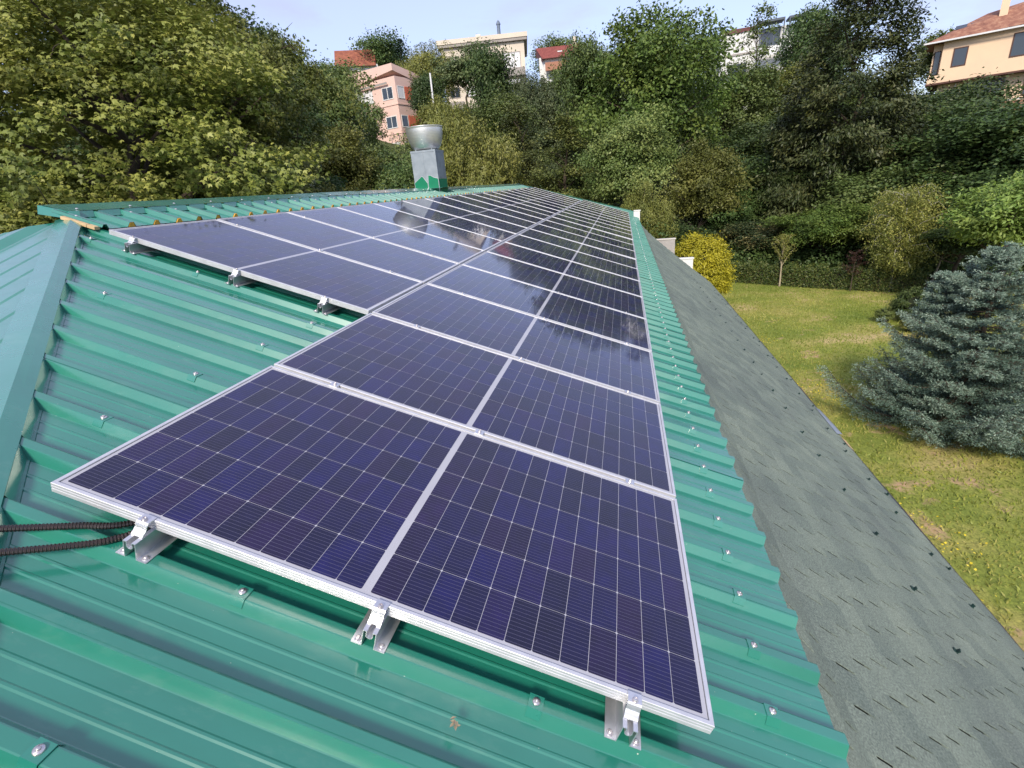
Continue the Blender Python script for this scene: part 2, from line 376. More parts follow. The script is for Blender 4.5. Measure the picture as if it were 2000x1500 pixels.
# folded end box of the ridge cap
mb=MB(); a1=Vector((RX-.01,2.40,RZ+.005)); a2=Vector(RP(-2.752,2.43,PN+.094)); a3=Vector(RP(-2.70,2.375,-.088)); a4=Vector((RX+.0,2.37,RZ-.062)); a5=Vector(RP(-2.735,2.50,PN+.096)); a6=Vector(RP(-2.685,2.46,-.080))
mb.add([a1,a2,a3,a4],[(0,1,2,3)]); mb.add([a2,a5,a6,a3],[(0,1,2,3)]); mb.add([a1,Vector((RX,2.55,RZ+.006)),a5,a2],[(0,1,2,3)])
hpart('ridge_end_cap',mb.mesh('ridge_end_cap',M['cap']))
# hip cap: crease line and lower edge, both along the 45 degree hip
def crease(s): # s metres along v from apex downwards
    v=2.355-s; return RP(-2.655+1.012*s,v-.0,-.078)
def edge(s):
    v=2.42-s; return RP(-2.628+1.012*s,v,-.094)
V=[];F=[];n=36; rr=random.Random(5)
for i in range(n+1):
    s=-.10+4.6*i/n; c=Vector(crease(s)); e=Vector(edge(s)); 
    b=Vector(c)+Vector((-.088,-.080,-.030)); j=rr.uniform(-.002,.002)
    for q in (b,c,c*.5+e*.5+Vector((0,0,.001+j)),e+Vector((0,0,j))): V.append(tuple(q))
for i in range(n):
    for j in range(3): F.append((i*4+j,(i+1)*4+j,(i+1)*4+j+1,i*4+j+1))
hpart('hip_cap',npmesh('hip_cap',V,F,M['cap']))
mb=MB()
mb.hexa([tuple(Vector(crease(.42))+Vector(o)) for o in ((0,0,.003),(.0,.0,.003),(.02,.02,.003),(.0,.02,.003),(0,0,.006),(0,0,.006),(.02,.02,.006),(0,.02,.006))])
# skirts of the hip cap between ribs
for k in range(-9,9):
    a=RIB0+PITCH*k+.019; b=RIB0+PITCH*(k+1)-.019
    def ed(v,o): 
        s=2.42-v; return RP(-2.628+1.012*s+(.0 if o>-.1 else .030),v,o)
    mb=MB(); mb.add([ed(a,-.0945),ed(b,-.0945),ed(b-.016,PN+.003),ed(a+.016,PN+.003)],[(0,1,2,3)])
    mb.add([ed(a+.016,PN+.003),ed(b-.016,PN+.003),tuple(Vector(ed(b-.018,PN+.005))+Vector((.012,0,-.004))),tuple(Vector(ed(a+.018,PN+.005))+Vector((.012,0,-.004)))],[(0,1,2,3)])
    hpart('hip_skirt',mb.mesh('hip_skirt',M['cap']))
# hip-end slope (faces -Y) with ribs running down -Y
def hipend():
    V=[];F=[];cols=[]
    x=-6.4
    xs=[]
    while x<4.2:
        xs+=[(x-.036,0),(x-.016,.006),(x+.016,.006),(x+.036,0),(x+.12,0)]; x+=PITCH
    nu=6
    for (x,h) in xs:
        if x>-2.80: s=(x+2.58)/.956; y0=2.30-s-.08; z0=crease(s)[2]-.075
        else: s=(-2.80-x); y0=2.30-s*1.0; z0=.79-s*.348
        y1=-9.5 
        for i in range(nu):
            y=y0+(y1-y0)*i/(nu-1); V.append((x,y,z0-(y0-y)*math.tan(T)+h))
    for i in range(len(xs)-1):
        for j in range(nu-1): F.append((i*nu+j,(i+1)*nu+j,(i+1)*nu+j+1,i*nu+j+1))
    return npmesh('hip_end_sheet',V,F,M['roof'])
hpart('hip_end_sheet',hipend())
# far slope beyond the ridge, and far hip
mb=MB(); mb.add([(RX-.1,2.75,RZ-.12),(RX-.1,22.3,RZ-.12),(-8.3,27.9,RZ-2.08),(-8.3,-2.7,RZ-2.08)],[(0,1,2,3)]); hpart('rear_roof_sheet',mb.mesh('rear_roof_sheet',M['roof']))
mb=MB(); q=[RP(-2.95,22.3,-.06),RP(2.6,22.3+5.45,-.085)]
a,b=Vector(q[0]),Vector(q[1]); 
mb.add([a+Vector((.0,-.22,-.03)),b+Vector((0,-.22,-.01)),b,a],[(0,1,2,3)]); mb.add([a,b,b+Vector((0,.22,-.1)),a+Vector((0,.22,-.1))],[(0,1,2,3)])
hpart('far_hip_cap',mb.mesh('far_hip_cap',M['cap']))
mb=MB(); mb.add([a+Vector((0,.1,-.08)),b+Vector((0,.1,-.08)),(2.4,29,-1.6),(-2.9,29,-1.4)],[(0,1,2,3)]); hpart('far_hip_end_sheet',mb.mesh('far_hip_end_sheet',M['roof']))

# ---- shingle skirt
E0=Vector((2.370,0,-.986)); aA=rad(52); aB=rad(37.5)
B0=Vector((2.560,0,-1.229))
CUT=[(-50,5.0),(15.3,5.0),(17.4,4.56),(17.8,3.9),(19.4,3.04),(20.5,2.70),(22,2.5)]
def xmax(y): return float(np.interp(y,[c[0] for c in CUT],[c[1] for c in CUT]))
def plane_pt(c,s,y,h=0):
    if c=='A': return Vector((E0.x+s*math.cos(aA)+h*math.sin(aA),y,E0.z-s*math.sin(aA)+h*math.cos(aA)))
    return Vector((B0.x+s*math.cos(aB)+h*math.sin(aB),y,B0.z-s*math.sin(aB)+h*math.cos(aB)))
CO=.1545; TB=.1905
def tab_mesh(g=.006):
    # a tab: full-width head under the next course, lower part narrowed by the slit
    hw=TB/2; t=.0028; L=CO+.03
    pl=[(0,-hw),(.075,-hw),(.078,-hw+g),(L,-hw+g),(L,hw-g),(.078,hw-g),(.075,hw),(0,hw)]
    m=MB(); top=[(s,y,(.0012+.0055*s/L)+t) for s,y in pl]; bot=[(s,y,(.0012+.0055*s/L)) for s,y in pl]
    n=len(pl); m.add(top+bot,[tuple(range(n))]+[(i,n+i,n+(i+1)%n,(i+1)%n) for i in range(n)])
    return m
tm=tab_mesh(); tme=tm.mesh('shingle',M['shingle'])
tv=np.array(tab_mesh(.009).v); ang={'A':aA,'B':aB}
tabs=[]; rr=random.Random(21)
ncB=17
for c,row in [('A',0),('A',1)]+[('B',i) for i in range(ncB)]:
    s0=row*CO-(.0 if c=='A' else .012)
    off=(.0 if (row+(c=='B'))%2 else TB/2)+rr.uniform(-.03,.03); y=-1.6
    while y<21.5:
        yc=y+off
        p=plane_pt(c,s0,yc,rr.uniform(0,.0022)+.003*math.sin(yc*2.1+row*.9))
        if p.x+.12<=xmax(yc)+.02: tabs.append((c,p,yc,rr.gauss(0,.006),rr.uniform(-.008,.010)))
        y+=TB
def tdist(t): 
    d=(t[1]-CAM); 
    loc=Matrix(RM).transposed()@d
    if loc.z>-.3: return 99
    px=-loc.x/loc.z; py=-loc.y/loc.z
    return d.length+(50 if abs(px)>1.06 or abs(py)>.80 else 0)
tabs.sort(key=tdist)
for (c,p,yc,rz,ry) in tabs[:300]:
    o=link('shingle',tme,house); o.location=p+HO; o.rotation_euler=(0,ang[c]+ry*.5,0); 
V=[];F=[]; n=len(tv)
for (c,p,yc,rz,ry) in tabs[300:]:
    a=ang[c]+ry*.5; x=tv[:,0]*math.cos(a)+tv[:,2]*math.sin(a); z=-tv[:,0]*math.sin(a)+tv[:,2]*math.cos(a)
    b=len(V)*1; base=sum(len(q) for q in V); V.append(np.c_[x+p.x,tv[:,1]+p.y,z+p.z])
nn=len(tabs)-300; VV=np.vstack(V); m8=8
quads=[(i,m8+i,m8+(i+1)%m8,(i+1)%m8) for i in range(m8)]+[(0,1,6,7),(2,3,4,5),(1,2,5,6)]
FF=(np.arange(nn)[:,None,None]*16+np.array(quads)[None]).reshape(-1,4)
so_=hpart('shingle_field',npmesh('shingle_field',VV,FF,M['shingle'],attr=np.repeat(np.random.default_rng(3).random(nn),len(quads)))); so_['kind']='stuff'
# underlay below the tabs (dark lines in the slits)
M['felt']=mat('dark_felt',(.010,.011,.011),(.007,.008,.008),rough=.95)
V=[];F=[]; ys=list(np.arange(-2,15.2,1.0))+[15.3,16.3,17.4,17.8,18.6,19.4,20,20.5]
for y in ys:
    xm=xmax(y)-.01; sB=min((xm-B0.x)/math.cos(aB),2.635)
    V+=[plane_pt('A',-.01,y,-.003),plane_pt('B',0,y,-.003),plane_pt('B',max(sB,.02),y,-.003),plane_pt('B',max(sB,.02),y,-.03)]
for i in range(len(ys)-1):
    for j in range(3): F.append((i*4+j,(i+1)*4+j,(i+1)*4+j+1,i*4+j+1))
hpart('roof_underlay',npmesh('roof_underlay',[tuple(v) for v in V],F,M['felt']))
# loose seam crack where two shingle strips part
sB=2.66
def eb(y,s,h): return tuple(plane_pt('B',s,y,h))
def strip(name,y0,y1,m,s0=2.645,s1=2.675,n=None,seed=2,depth=.05):
    rr=random.Random(seed); n=n or max(2,int((y1-y0)/.35)); V=[];F=[]
    for i in range(n+1):
        y=y0+(y1-y0)*i/n; j=rr.uniform(-.003,.003)
        e=Vector(eb(y,s1,.012+j)); V+=[eb(y,s0,.0095),tuple(e),tuple(e+Vector((.006,0,-.022))),tuple(e+Vector((.010,0,-.025-depth))),tuple(e+Vector((-.03,0,-.03-depth)))]
    for i in range(n):
        for j in range(4): F.append((i*5+j,(i+1)*5+j,(i+1)*5+j+1,i*5+j+1))
    hpart(name,npmesh(name,V,F,m))
s_tab=2.62
for (a,b) in ((-1.9,1.5),(1.5,3.5),(3.5,5.52),(6.75,8.8),(8.8,11.0),(11.0,13.2),(13.2,15.25)): strip('drip_edge',a+.002,b-.002,M['drip'],seed=int(a*7)+20)
mb=MB(); e=Vector(eb(5.55,2.60,-.02)); mb.add([eb(5.52,2.60,.020),eb(5.80,2.60,.020),eb(5.80,2.70,.012),eb(5.52,2.70,.012)],[(0,1,2,3)])
mb.add([eb(5.52,2.70,.012),eb(5.80,2.70,.012),eb(5.80,2.70,-.09),eb(5.52,2.70,-.09)],[(0,1,2,3)]); hpart('bare_fascia_board',mb.mesh('bare_fascia_board',M['wood']))
mb=MB(); mb.add([eb(5.84,2.56,.016),eb(6.75,2.58,.016),eb(6.75,2.66,.025),eb(6.25,2.68,.035),eb(5.84,2.62,.05)],[(0,1,2,3,4)])
hpart('lifted_flashing',mb.mesh('lifted_flashing',M['steel']))
mb=MB(); mb.add([eb(5.80,2.58,-.02),eb(6.75,2.58,-.02),eb(6.75,2.68,-.03),eb(5.80,2.68,-.03)],[(0,1,2,3)]); mb.add([eb(5.80,2.68,-.03),eb(6.75,2.68,-.03),eb(6.75,2.68,-.1),eb(5.80,2.68,-.1)],[(0,1,2,3)])
hpart('open_eave_edge',mb.mesh('open_eave_edge',M['drip']))
# snow clips / nail heads on the shingles
cm=MB(); cm.box(-.012,.014,-.016,.016,.008,.013); cm.box(.006,.014,-.012,.012,.013,.034); cme=cm.mesh('snow_clip',M['clip'])
rr=random.Random(8)
clips=[(1.42,y) for y in np.arange(1.62,15,.585)]+[(2.33,y) for y in np.arange(2.05,15,.61)]+[(2.52,y) for y in np.arange(3.2,14,1.15)]
for s,y in clips:
    o=link('snow_clip',cme,house); o.location=Vector(plane_pt('B',s+rr.uniform(-.02,.02),y+rr.uniform(-.04,.04),.0))+HO; o.rotation_euler=(0,aB,rr.uniform(-.5,.5))
# walls, soffit
mb=MB(); mb.box(-7.6,4.35,-2.5,19.0,-5.2,-2.75); hpart('wall',mb.mesh('wall',M['whitewall']))
mb=MB(); mb.add([(4.3,-2,-2.80),(4.3,15.2,-2.80),(4.66,15.2,-2.86),(4.66,-2,-2.86)],[(0,1,2,3)]); hpart('soffit',mb.mesh('soffit',M['wood']))
# end walls standing out past the skirt
for (x0,x1,y0,zt,zb,mm,sl) in ((2.7,3.72,20.0,-1.64,-5.2,'greywall',0.0),(3.5,4.17,18.0,-2.13,-5.2,'whitewall',0.0),(2.2,2.47,23.0,-.66,-5.2,'whitewall',0)):
    mb=MB(); mb.box(x0,x1,y0,y0+.18,zb,zt); w_=hpart('end_wall',mb.mesh('end_wall',M[mm]))
    mb=MB(); mb.box(x0,x1+.03,y0-.02,y0+.20,zt,zt+.035); cpn=link('coping',mb.mesh('coping',M['wall'] if mm=='greywall' else M['whitewall']),w_)
# ---- roof screws with saddle washers
sad=MB(); 
prof=[(-.037,-.006),(-.018,.0405-.002),(.018,.0405-.002),(.037,-.006)]
prof=[(-.0335,.016),(-.0205,.0403),(.0205,.0403),(.0335,.016)]
V=[];F=[]
for x in (-.022,.022):
    for y,z in prof: V.append((x,y,z+PN-RT+0))
sad.add([(x,y,z) for x in (-.022,.022) for y,z in prof]+[(x,y,z-.003) for x in (-.022,.022) for y,z in prof],
        [(0,1,5,4),(1,2,6,5),(2,3,7,6),(8,12,13,9),(9,13,14,10),(10,14,15,11),(0,4,12,8),(3,11,15,7),(0,8,9,1),(1,9,10,2),(2,10,11,3),(4,5,13,12),(5,6,14,13),(6,7,15,14)])
sme=sad.mesh('saddle_washer',M['cap'])
scw=MB(); scw.lathe([(.0,.0455),(.0105,.0455),(.0115,.043),(.0115,.0405)],14); scw.lathe([(.0,.0505),(.0045,.0505),(.0052,.049),(.0052,.0455)],6); scme=scw.mesh('screw',M['bolt'],True)
pts=[(2.358,k) for k in range(-6,80)]
pts+=[(.700,-1),(1.62,-1),(.600,-3),(-.300,1),(-1.35,5),(-.31,3),(-.30,5),(-.29,7),(1.66,-5),(-1.36,8),(-.33,-1),(-2.40,8),(-2.26,8)]
for u,k in pts:
    p=Vector(RP(u,RIB0+PITCH*k,PN))+HO
    o=link('saddle_washer',sme,house); o.location=p; o.rotation_euler=(0,T,random.uniform(-.05,.05))
    s=link('screw',scme,o); s.rotation_euler=(0,0,random.uniform(0,1))
rs_=MB(); rs_.lathe([(.0,.006),(.009,.006),(.011,.002),(.011,0)],10); rme=rs_.mesh('cap_screw',M['bolt'])
for k in list(range(9,60,2)):
    for (u,o_) in ((-2.66,PN+.082),(-2.79,PN+.0965)):
        s=link('cap_screw',rme,house); s.location=Vector(RP(u,RIB0+PITCH*k+(0.0 if u>-2.7 else .12),o_))+HO; s.rotation_euler=(0,T,0)

# ================================================================ SOLAR PANELS
PW,PH,PP=2.100,1.073,1.095
def frame_mesh():
    pr=[(.0135,-.0045),(.0130,-.0004),(.012,0),(.0012,0),(0,-.0012),(0,-.009),(.0013,-.0098),(.0013,-.0115),(0,-.0123),(0,-.0195),(.0013,-.0203),(.0013,-.022),(0,-.0228),(0,-.035),(.028,-.035)]
    V=[];F=[]
    for d,z in pr: V+=[(d,d,z),(PW-d,d,z),(PW-d,PH-d,z),(d,PH-d,z)]
    for i in range(len(pr)-1):
        for k in range(4): F.append((i*4+k,(i+1)*4+k,(i+1)*4+(k+1)%4,i*4+(k+1)%4))
    return npmesh('frame',V,[f[::-1] for f in F],M['alu'])
fr_me=frame_mesh()
mb=MB(); mb.add([(.015,.015,-.0042),(PW-.015,.015,-.0042),(PW-.015,PH-.015,-.0042),(.015,PH-.015,-.0042)],[(0,1,2,3)]); bk_me=mb.mesh('backsheet',M['back'])
mb=MB(); mb.box(.02,PW-.02,.02,PH-.02,-.010,-.007); 
CW,CH=.0824,.1681; CPX,CPY=.0841,.1698
def cellpos():
    for half in (0,1):
        for i in range(12):
            for j in range(6): yield (.0265+half*(PW/2-.0135)+i*CPX+.0008, .0272+j*CPY+.0008)
cx=.0035
oct_=[(cx,0),(CW-cx,0),(CW,cx),(CW,CH-cx),(CW-cx,CH),(cx,CH),(0,CH-cx),(0,cx)]
def cell_mesh():
    m=MB(); m.add([(x,y,0) for x,y in oct_],[tuple(range(8))]); me=m.mesh('solar_cell',M['cell'])
    uvl=me.uv_layers.new(name='UVMap'); 
    for l in me.loops: v=me.vertices[l.vertex_index].co; uvl.data[l.index].uv=(v.x/CW,v.y/CH)
    return me
cell_me=cell_mesh()
def cells_joined():
    V=[];F=[]; n=0
    for x,y in cellpos():
        V+=[(x+a,y+b,0) for a,b in oct_]; F.append(tuple(range(n,n+8))); n+=8
    me=npmesh('solar_cells',V,F,M['cell'],attr=[random.random() for _ in F])
    uvl=me.uv_layers.new(name='UVMap'); uv=np.array([(a/CW,b/CH) for _ in F for a,b in oct_],np.float32); uvl.data.foreach_set('uv',uv.ravel())
    return me
cells_me=cells_joined()
ORD=['nearest','second','third','fourth','fifth','sixth','seventh','eighth','ninth','tenth','eleventh','twelfth','thirteenth','fourteenth','fifteenth','sixteenth','seventeenth','eighteenth','nineteenth','twentieth','farthest']
U0UP=-2.126
rr=random.Random(4)
for band,rows in (('lower',range(0,21)),('upper',range(2,20))):
    for r in rows:
        i=r if band=='lower' else r-2
        last=(r==20 if band=='lower' else r==19)
        o_='farthest' if last else ORD[i]
        if band=='lower' and r==0: lab='nearest and largest-looking solar panel, deep blue, its front edge on three rails'
        elif band=='lower' and r==1: lab='second solar panel of the lower row, its left end bare beside green roof'
        elif band=='upper' and r==2: lab='nearest solar panel of the upper row, pale with sky, three rail ends before it'
        else: lab='%s%s solar panel of the %s row, counting from the near end'%(o_,'-from-camera' if False else '',band)
        u0=0 if band=='lower' else U0UP
        p=RP(u0,r*PP,0)
        t=empty('solar_panel',p,(rr.gauss(0,.0016),T+rr.gauss(0,.0012),0),label=lab,cat='solar panel',group='solar panels laid in two rows on the green roof')
        link('frame',fr_me,t); link('backsheet',bk_me,t)
        near=(band=='lower' and r<6) or (band=='upper' and r<6)
        if near:
            for x,y in cellpos():
                c=link('solar_cell',cell_me,t); c.location=(x,y,-.0037)
        else:
            c=link('solar_cells',cells_me,t); c.location=(0,0,-.0037); c['kind']='stuff'
# ---- short mounting rails
def rail_parts():
    m=MB(); t=.0025; z0=RT+.001
    for s in (-1,1):
        def bx(a,b,z_0,z_1): m.box(min(s*a,s*b),max(s*a,s*b),0,.318,z_0,z_1)
        bx(.021,.052,z0,z0+t); bx(.0185,.021,z0,-.0385)
        bx(.0085,.021,-.0385,-.036); bx(.0085,.0105,-.052,-.0385)
    n=6
    for i in range(n):
        a0=math.pi+math.pi*i/n; a1=math.pi+math.pi*(i+1)/n
        x0,zz0=.0095*math.cos(a0),-.052+.0095*math.sin(a0); x1,zz1=.0095*math.cos(a1),-.052+.0095*math.sin(a1)
        x2,z2=.0115*math.cos(a0),-.052+.0115*math.sin(a0); x3,z3=.0115*math.cos(a1),-.052+.0115*math.sin(a1)
        m.hexa([(x0,0,zz0),(x0,.318,zz0),(x1,0,zz1),(x1,.318,zz1),(x2,0,z2),(x2,.318,z2),(x3,0,z3),(x3,.318,z3)])
    return m.mesh('rail_profile',M['rail'])
rail_me=rail_parts()
def clamp_mesh():
    m=MB(); pl=[(.080,.0045),(.062,.0045),(.056,.0050),(.050,.0040),(.046,-.001),(.043,-.008),(.041,-.016),(.036,-.023),(.030,-.027),(.026,-.032),(.026,-.0355)]
    # y (from rail front), z ; the panel edge is at y=.070
    t=.0035; w=.0195
    for i in range(len(pl)-1):
        (y0,z0),(y1,z1)=pl[i],pl[i+1]; d=Vector((y1-y0,z1-z0)).normalized(); nx,nz=-d.y*t,d.x*t
        m.hexa([(-w,y0,z0),(w,y0,z0),(-w,y1,z1),(w,y1,z1),(-w,y0+nx,z0+nz),(w,y0+nx,z0+nz),(-w,y1+nx,z1+nz),(w,y1+nx,z1+nz)])
    return m.mesh('end_clamp',M['rail'])
clamp_me=clamp_mesh()
mb=MB(); mb.lathe([(0,.010),(.0035,.010),(.0035,.012),(.0062,.012),(.0068,.011),(.0068,.004),(.0095,.004),(.0095,.0025)],16); cb_me=mb.mesh('clamp_bolt',M['bolt'],False)
mb=MB(); mb.lathe([(0,.0075),(.0045,.0075),(.006,.006),(.006,.003),(.0095,.0025),(.0105,.0008),(.0105,0)],14); fs_me=mb.mesh('foot_screw',M['bolt'],False)
def rail(u,v,label):
    p=RP(u,v-.070,0); t=empty('mounting_rail',p,(0,T,0),label=label,cat='rail',group='short rails holding the panels')
    link('rail_profile',rail_me,t)
    c=link('end_clamp',clamp_me,t); b=link('clamp_bolt',cb_me,c); b.location=(0,.057,.0015)
    for s in (-1,1):
        f=link('foot_screw',fs_me,t); f.location=(s*.037,.016,RT+.0035)
rail(.345,0,'silver mounting rail at the front edge of the nearest panel, beside black conduits')
rail(1.115,0,'middle silver mounting rail of the nearest panel, at its front edge')
rail(1.872,0,'silver mounting rail near the bottom right corner of the nearest panel')
rail(U0UP+.22,2*PP,'silver rail end at the far left of the upper panel row')
rail(U0UP+1.07,2*PP,'middle silver rail end at the front of the upper panel row')
rail(U0UP+1.77,2*PP,'silver rail end beside the bare roof notch, front of the upper row')
# mid clamps in the gaps
m=MB(); m.box(-.021,.021,-.020,.020,.0005,.0035); m.box(-.021,.021,-.0085,.0085,-.012,.0005); mc_me=m.mesh('clamp_plate',M['rail'])
for band,u0,rws,us in (('lower',0,(1,2,3,4),(.345,1.115,1.872)),('upper',U0UP,(3,4),(.22,1.07,1.77))):
    for r in rws:
        for q,u in enumerate(us):
            i=r-(0 if band=='lower' else 2)
            p=RP(u0+u,r*PP-(PP-PH)/2,0)
            t=empty('mid_clamp',p,(0,T,0),label='%s small silver clamp between the %s and %s panels of the %s row'%(('left','middle','right')[q],ORD[i-1],ORD[i],band),cat='clamp',group='clamps between panels')
            link('clamp_plate',mc_me,t); b=link('bolt',cb_me,t); b.location=(0,0,.0005)
            rl=link('rail_profile',rail_me,t); rl.location=(0,-.16,0)
# ---- conduits
def conduit(name,pts,label):
    P=[Vector(p) for p in pts]; S=[]
    def cr_(p0,p1,p2,p3,t): return .5*((2*p1)+(-p0+p2)*t+(2*p0-5*p1+4*p2-p3)*t*t+(-p0+3*p1-3*p2+p3)*t**3)
    Q=[P[0]*2-P[1]]+P+[P[-1]*2-P[-2]]
    for i in range(1,len(Q)-2):
        for k in range(60): S.append(cr_(Q[i-1],Q[i],Q[i+1],Q[i+2],k/60))
    D=[0]
    for i in range(1,len(S)): D.append(D[-1]+(S[i]-S[i-1]).length)
    step=.0022; path=[];rad_=[]; n=int(D[-1]/step)
    for i in range(n):
        d=i*step; j=int(np.searchsorted(D,d)); j=min(max(j,1),len(S)-1); f=(d-D[j-1])/max(D[j]-D[j-1],1e-9)
        path.append(S[j-1].lerp(S[j],f)); rad_.append((.0112,.0112,.0092,.0092)[i%4])
    mb=MB(); mb.tube(path,rad_,10); o=mb.build(name,M['conduit']); tag(o,label,'conduit',group='black corrugated conduits'); return o
r_=.0125
conduit('cable_conduit',[RP(-.55,-.56,RT+r_+.006),RP(-.33,-.36,RT+r_+.004),RP(-.12,-.20,RT+r_+.004),RP(.12,-.045,RT+r_),RP(.24,.03,RT+r_),RP(.36,.22,RT+r_),RP(.40,.5,RT+r_)],'upper black corrugated conduit running under the corner of the nearest panel')
conduit('cable_conduit',[RP(-.50,-.62,RT+r_+.004),RP(-.28,-.43,RT+r_+.003),RP(-.08,-.29,RT+r_),RP(.15,-.13,RT+r_),RP(.255,-.04,RT+r_),RP(.29,.06,RT+r_),RP(.30,.4,RT+r_)],'lower black corrugated conduit, ending beside the left rail foot')
# ---- dried leaf on the metal roof
mb=MB(); rr=random.Random(2); p0=Vector(RP(1.42,-.18,PN+.0375+.0015))
for i in range(7):
    a=rr.uniform(0,6.28); d=rr.uniform(0,.012); c=p0+Vector((math.cos(a)*d,math.sin(a)*d*1.3,.001*i)); l=rr.uniform(.006,.012); b=rr.uniform(0,6.28)
    mb.add([c+Vector((math.cos(b)*l,math.sin(b)*l,0)),c+Vector((-math.sin(b)*l*.5,math.cos(b)*l*.5,.003)),c-Vector((math.cos(b)*l,math.sin(b)*l,-.002)),c+Vector((math.sin(b)*l*.5,-math.cos(b)*l*.5,.002))],[(0,1,2,3)])
tag(mb.build('dry_leaf',M['dry']),'crumpled brown dried leaf scrap lying on the green rib before the nearest panel','leaf')

# ================================================================ ROOF VENT
vt=empty('roof_vent',(-2.86,11.52,.78),label='square galvanised roof vent with round metal bowl on top, standing on the ridge',cat='roof vent')
mb=MB(); a=.305
for (x0,y0,x1,y1) in ((-a,-a,a,-a),(a,-a,a,a),(a,a,-a,a),(-a,a,-a,-a)):
    mb.add([(x0,y0,0),(x1,y1,0),(x1,y1,.95),(x0,y0,.95)],[(0,1,2,3)])
mb.box(-a-.006,a+.006,-a-.006,a+.006,.92,.965)
mb.box(-.012,.0,-a-.006,-a,.2,.92); mb.box(a-.012,a+.007,-a-.007,-a+.010,.1,.92)
mb.build('duct',M['steel'],vt)
mb=MB(); mb.lathe([(.27,.985),(.300,1.00),(.335,1.04),(.375,1.12),(.405,1.22),(.425,1.33),(.432,1.42),(.430,1.455),(.437,1.462),(.437,1.472),(.425,1.474),(.418,1.44),(.40,1.30),(.33,1.10),(.0,1.06)],48)
mb.build('bowl',M['bowl'],vt,True)
mb=MB(); mb.lathe([(.2,.965),(.2,1.05)],24); mb.build('neck',M['dark'],vt)
mb=MB()
for s in (-1,1):
    for u in (-1,1): mb.box(s*.2-.012,s*.2+.012,u*.2-.012,u*.2+.012,.96,1.03)
mb.build('bracket',M['steel'],vt)
# painted flashing: zigzag-topped plates with bare metal borders
def zig(face,pts,m,o_): 
    V=[]
    for s,z in pts:
        if face=='f': V.append((s,-a-o_,z))
        else: V.append((a+o_,s,z))
    n=len(V); mb=MB(); mb.add(V,[tuple(range(n))]); return mb
zf=[(-a-.006,0),(-a-.006,.28),(-.10,.41),(-.07,.40),(.03,.25),(.035,0)]; zf2=[(.035,0),(.035,.20),(.055,.42),(.10,.42),(.20,.37),(a+.004,.335),(a+.004,0)]; zs=[(-a,0),(-a,.335),(a,.335),(a,0)]
def shrink(pts,d):
    cxm=sum(p[0] for p in pts)/len(pts); return [(x+(d if x<cxm else -d)*(0 if False else 1),z-(1.4*d if z>.02 else 0)) for x,z in pts]
zig('f',zf,M['bolt'],.008).build('flashing_border',M['rail'],vt); zig('f',zf2,M['bolt'],.009).build('flashing_border',M['rail'],vt); zig('s',zs,M['bolt'],.008).build('flashing_border',M['rail'],vt)
zig('f',shrink(zf,.010),0,.011).build('green_flashing',M['paint'],vt); zig('f',shrink(zf2,.010),0,.012).build('green_flashing',M['paint'],vt); zig('s',shrink(zs,.010),0,.011).build('green_flashing',M['paint'],vt)
mb=MB(); mb.box(-.50,.42,-.42,.42,.115,.122); bp=mb.build('base_flashing',M['cap'],vt); bp.rotation_euler=(0,0,0)

# ================================================================ BUILDINGS ON THE HILL
def bmat(n,c,c2=None): return mat(n,c,c2,rough=.85,sc_=.35)
BM=dict(pink=bmat('pink_render',(.72,.50,.43),(.67,.46,.40)),orange=bmat('orange_panel',(.62,.16,.09)),cream=bmat('cream_render_far',(.66,.58,.48),(.58,.51,.43)),
 white=bmat('white_render_far',(.70,.69,.68),(.6,.6,.6)),beige=bmat('apricot_render',(.76,.56,.38),(.70,.51,.36)),trim=bmat('grey_trim',(.33,.30,.28)),brown=bmat('brown_trim',(.10,.045,.035)),maroon=bmat('maroon_trim',(.13,.05,.05)),
 shut=bmat('white_shutter',(.72,.72,.74)),steel=mat('flue_steel',(.16,.2,.26),rough=.5,metal=.5),dk=bmat('grey_steel_frame',(.10,.12,.15)),brick=bmat('brick_low_wall',(.36,.17,.11)))
def glassm():
    m,t,p=nmat('window_glass'); p.inputs['Base Color'].default_value=(.03,.04,.055,1); p.inputs['Roughness'].default_value=.06; p.inputs['Specular IOR Level'].default_value=.8; return m
BM['glass']=glassm()
def tilemat(name,c1,c2,c3):
    m,t,p=nmat(name); n=noise(t,1.6,6,.75,scl=(1,1,.35)); c=ramp(t,n,[(.34,c1),(.5,c2),(.7,c3)]); t.links.new(c,p.inputs['Base Color']); p.inputs['Roughness'].default_value=.85; return m
BM['tile']=tilemat('old_brown_tile',(.16,.065,.045),(.26,.115,.075),(.42,.24,.15)); BM['red']=tilemat('red_brown_tile',(.16,.05,.03),(.24,.075,.045),(.34,.13,.06)); BM['mar']=tilemat('maroon_tile',(.15,.035,.03),(.20,.05,.04),(.25,.07,.055))
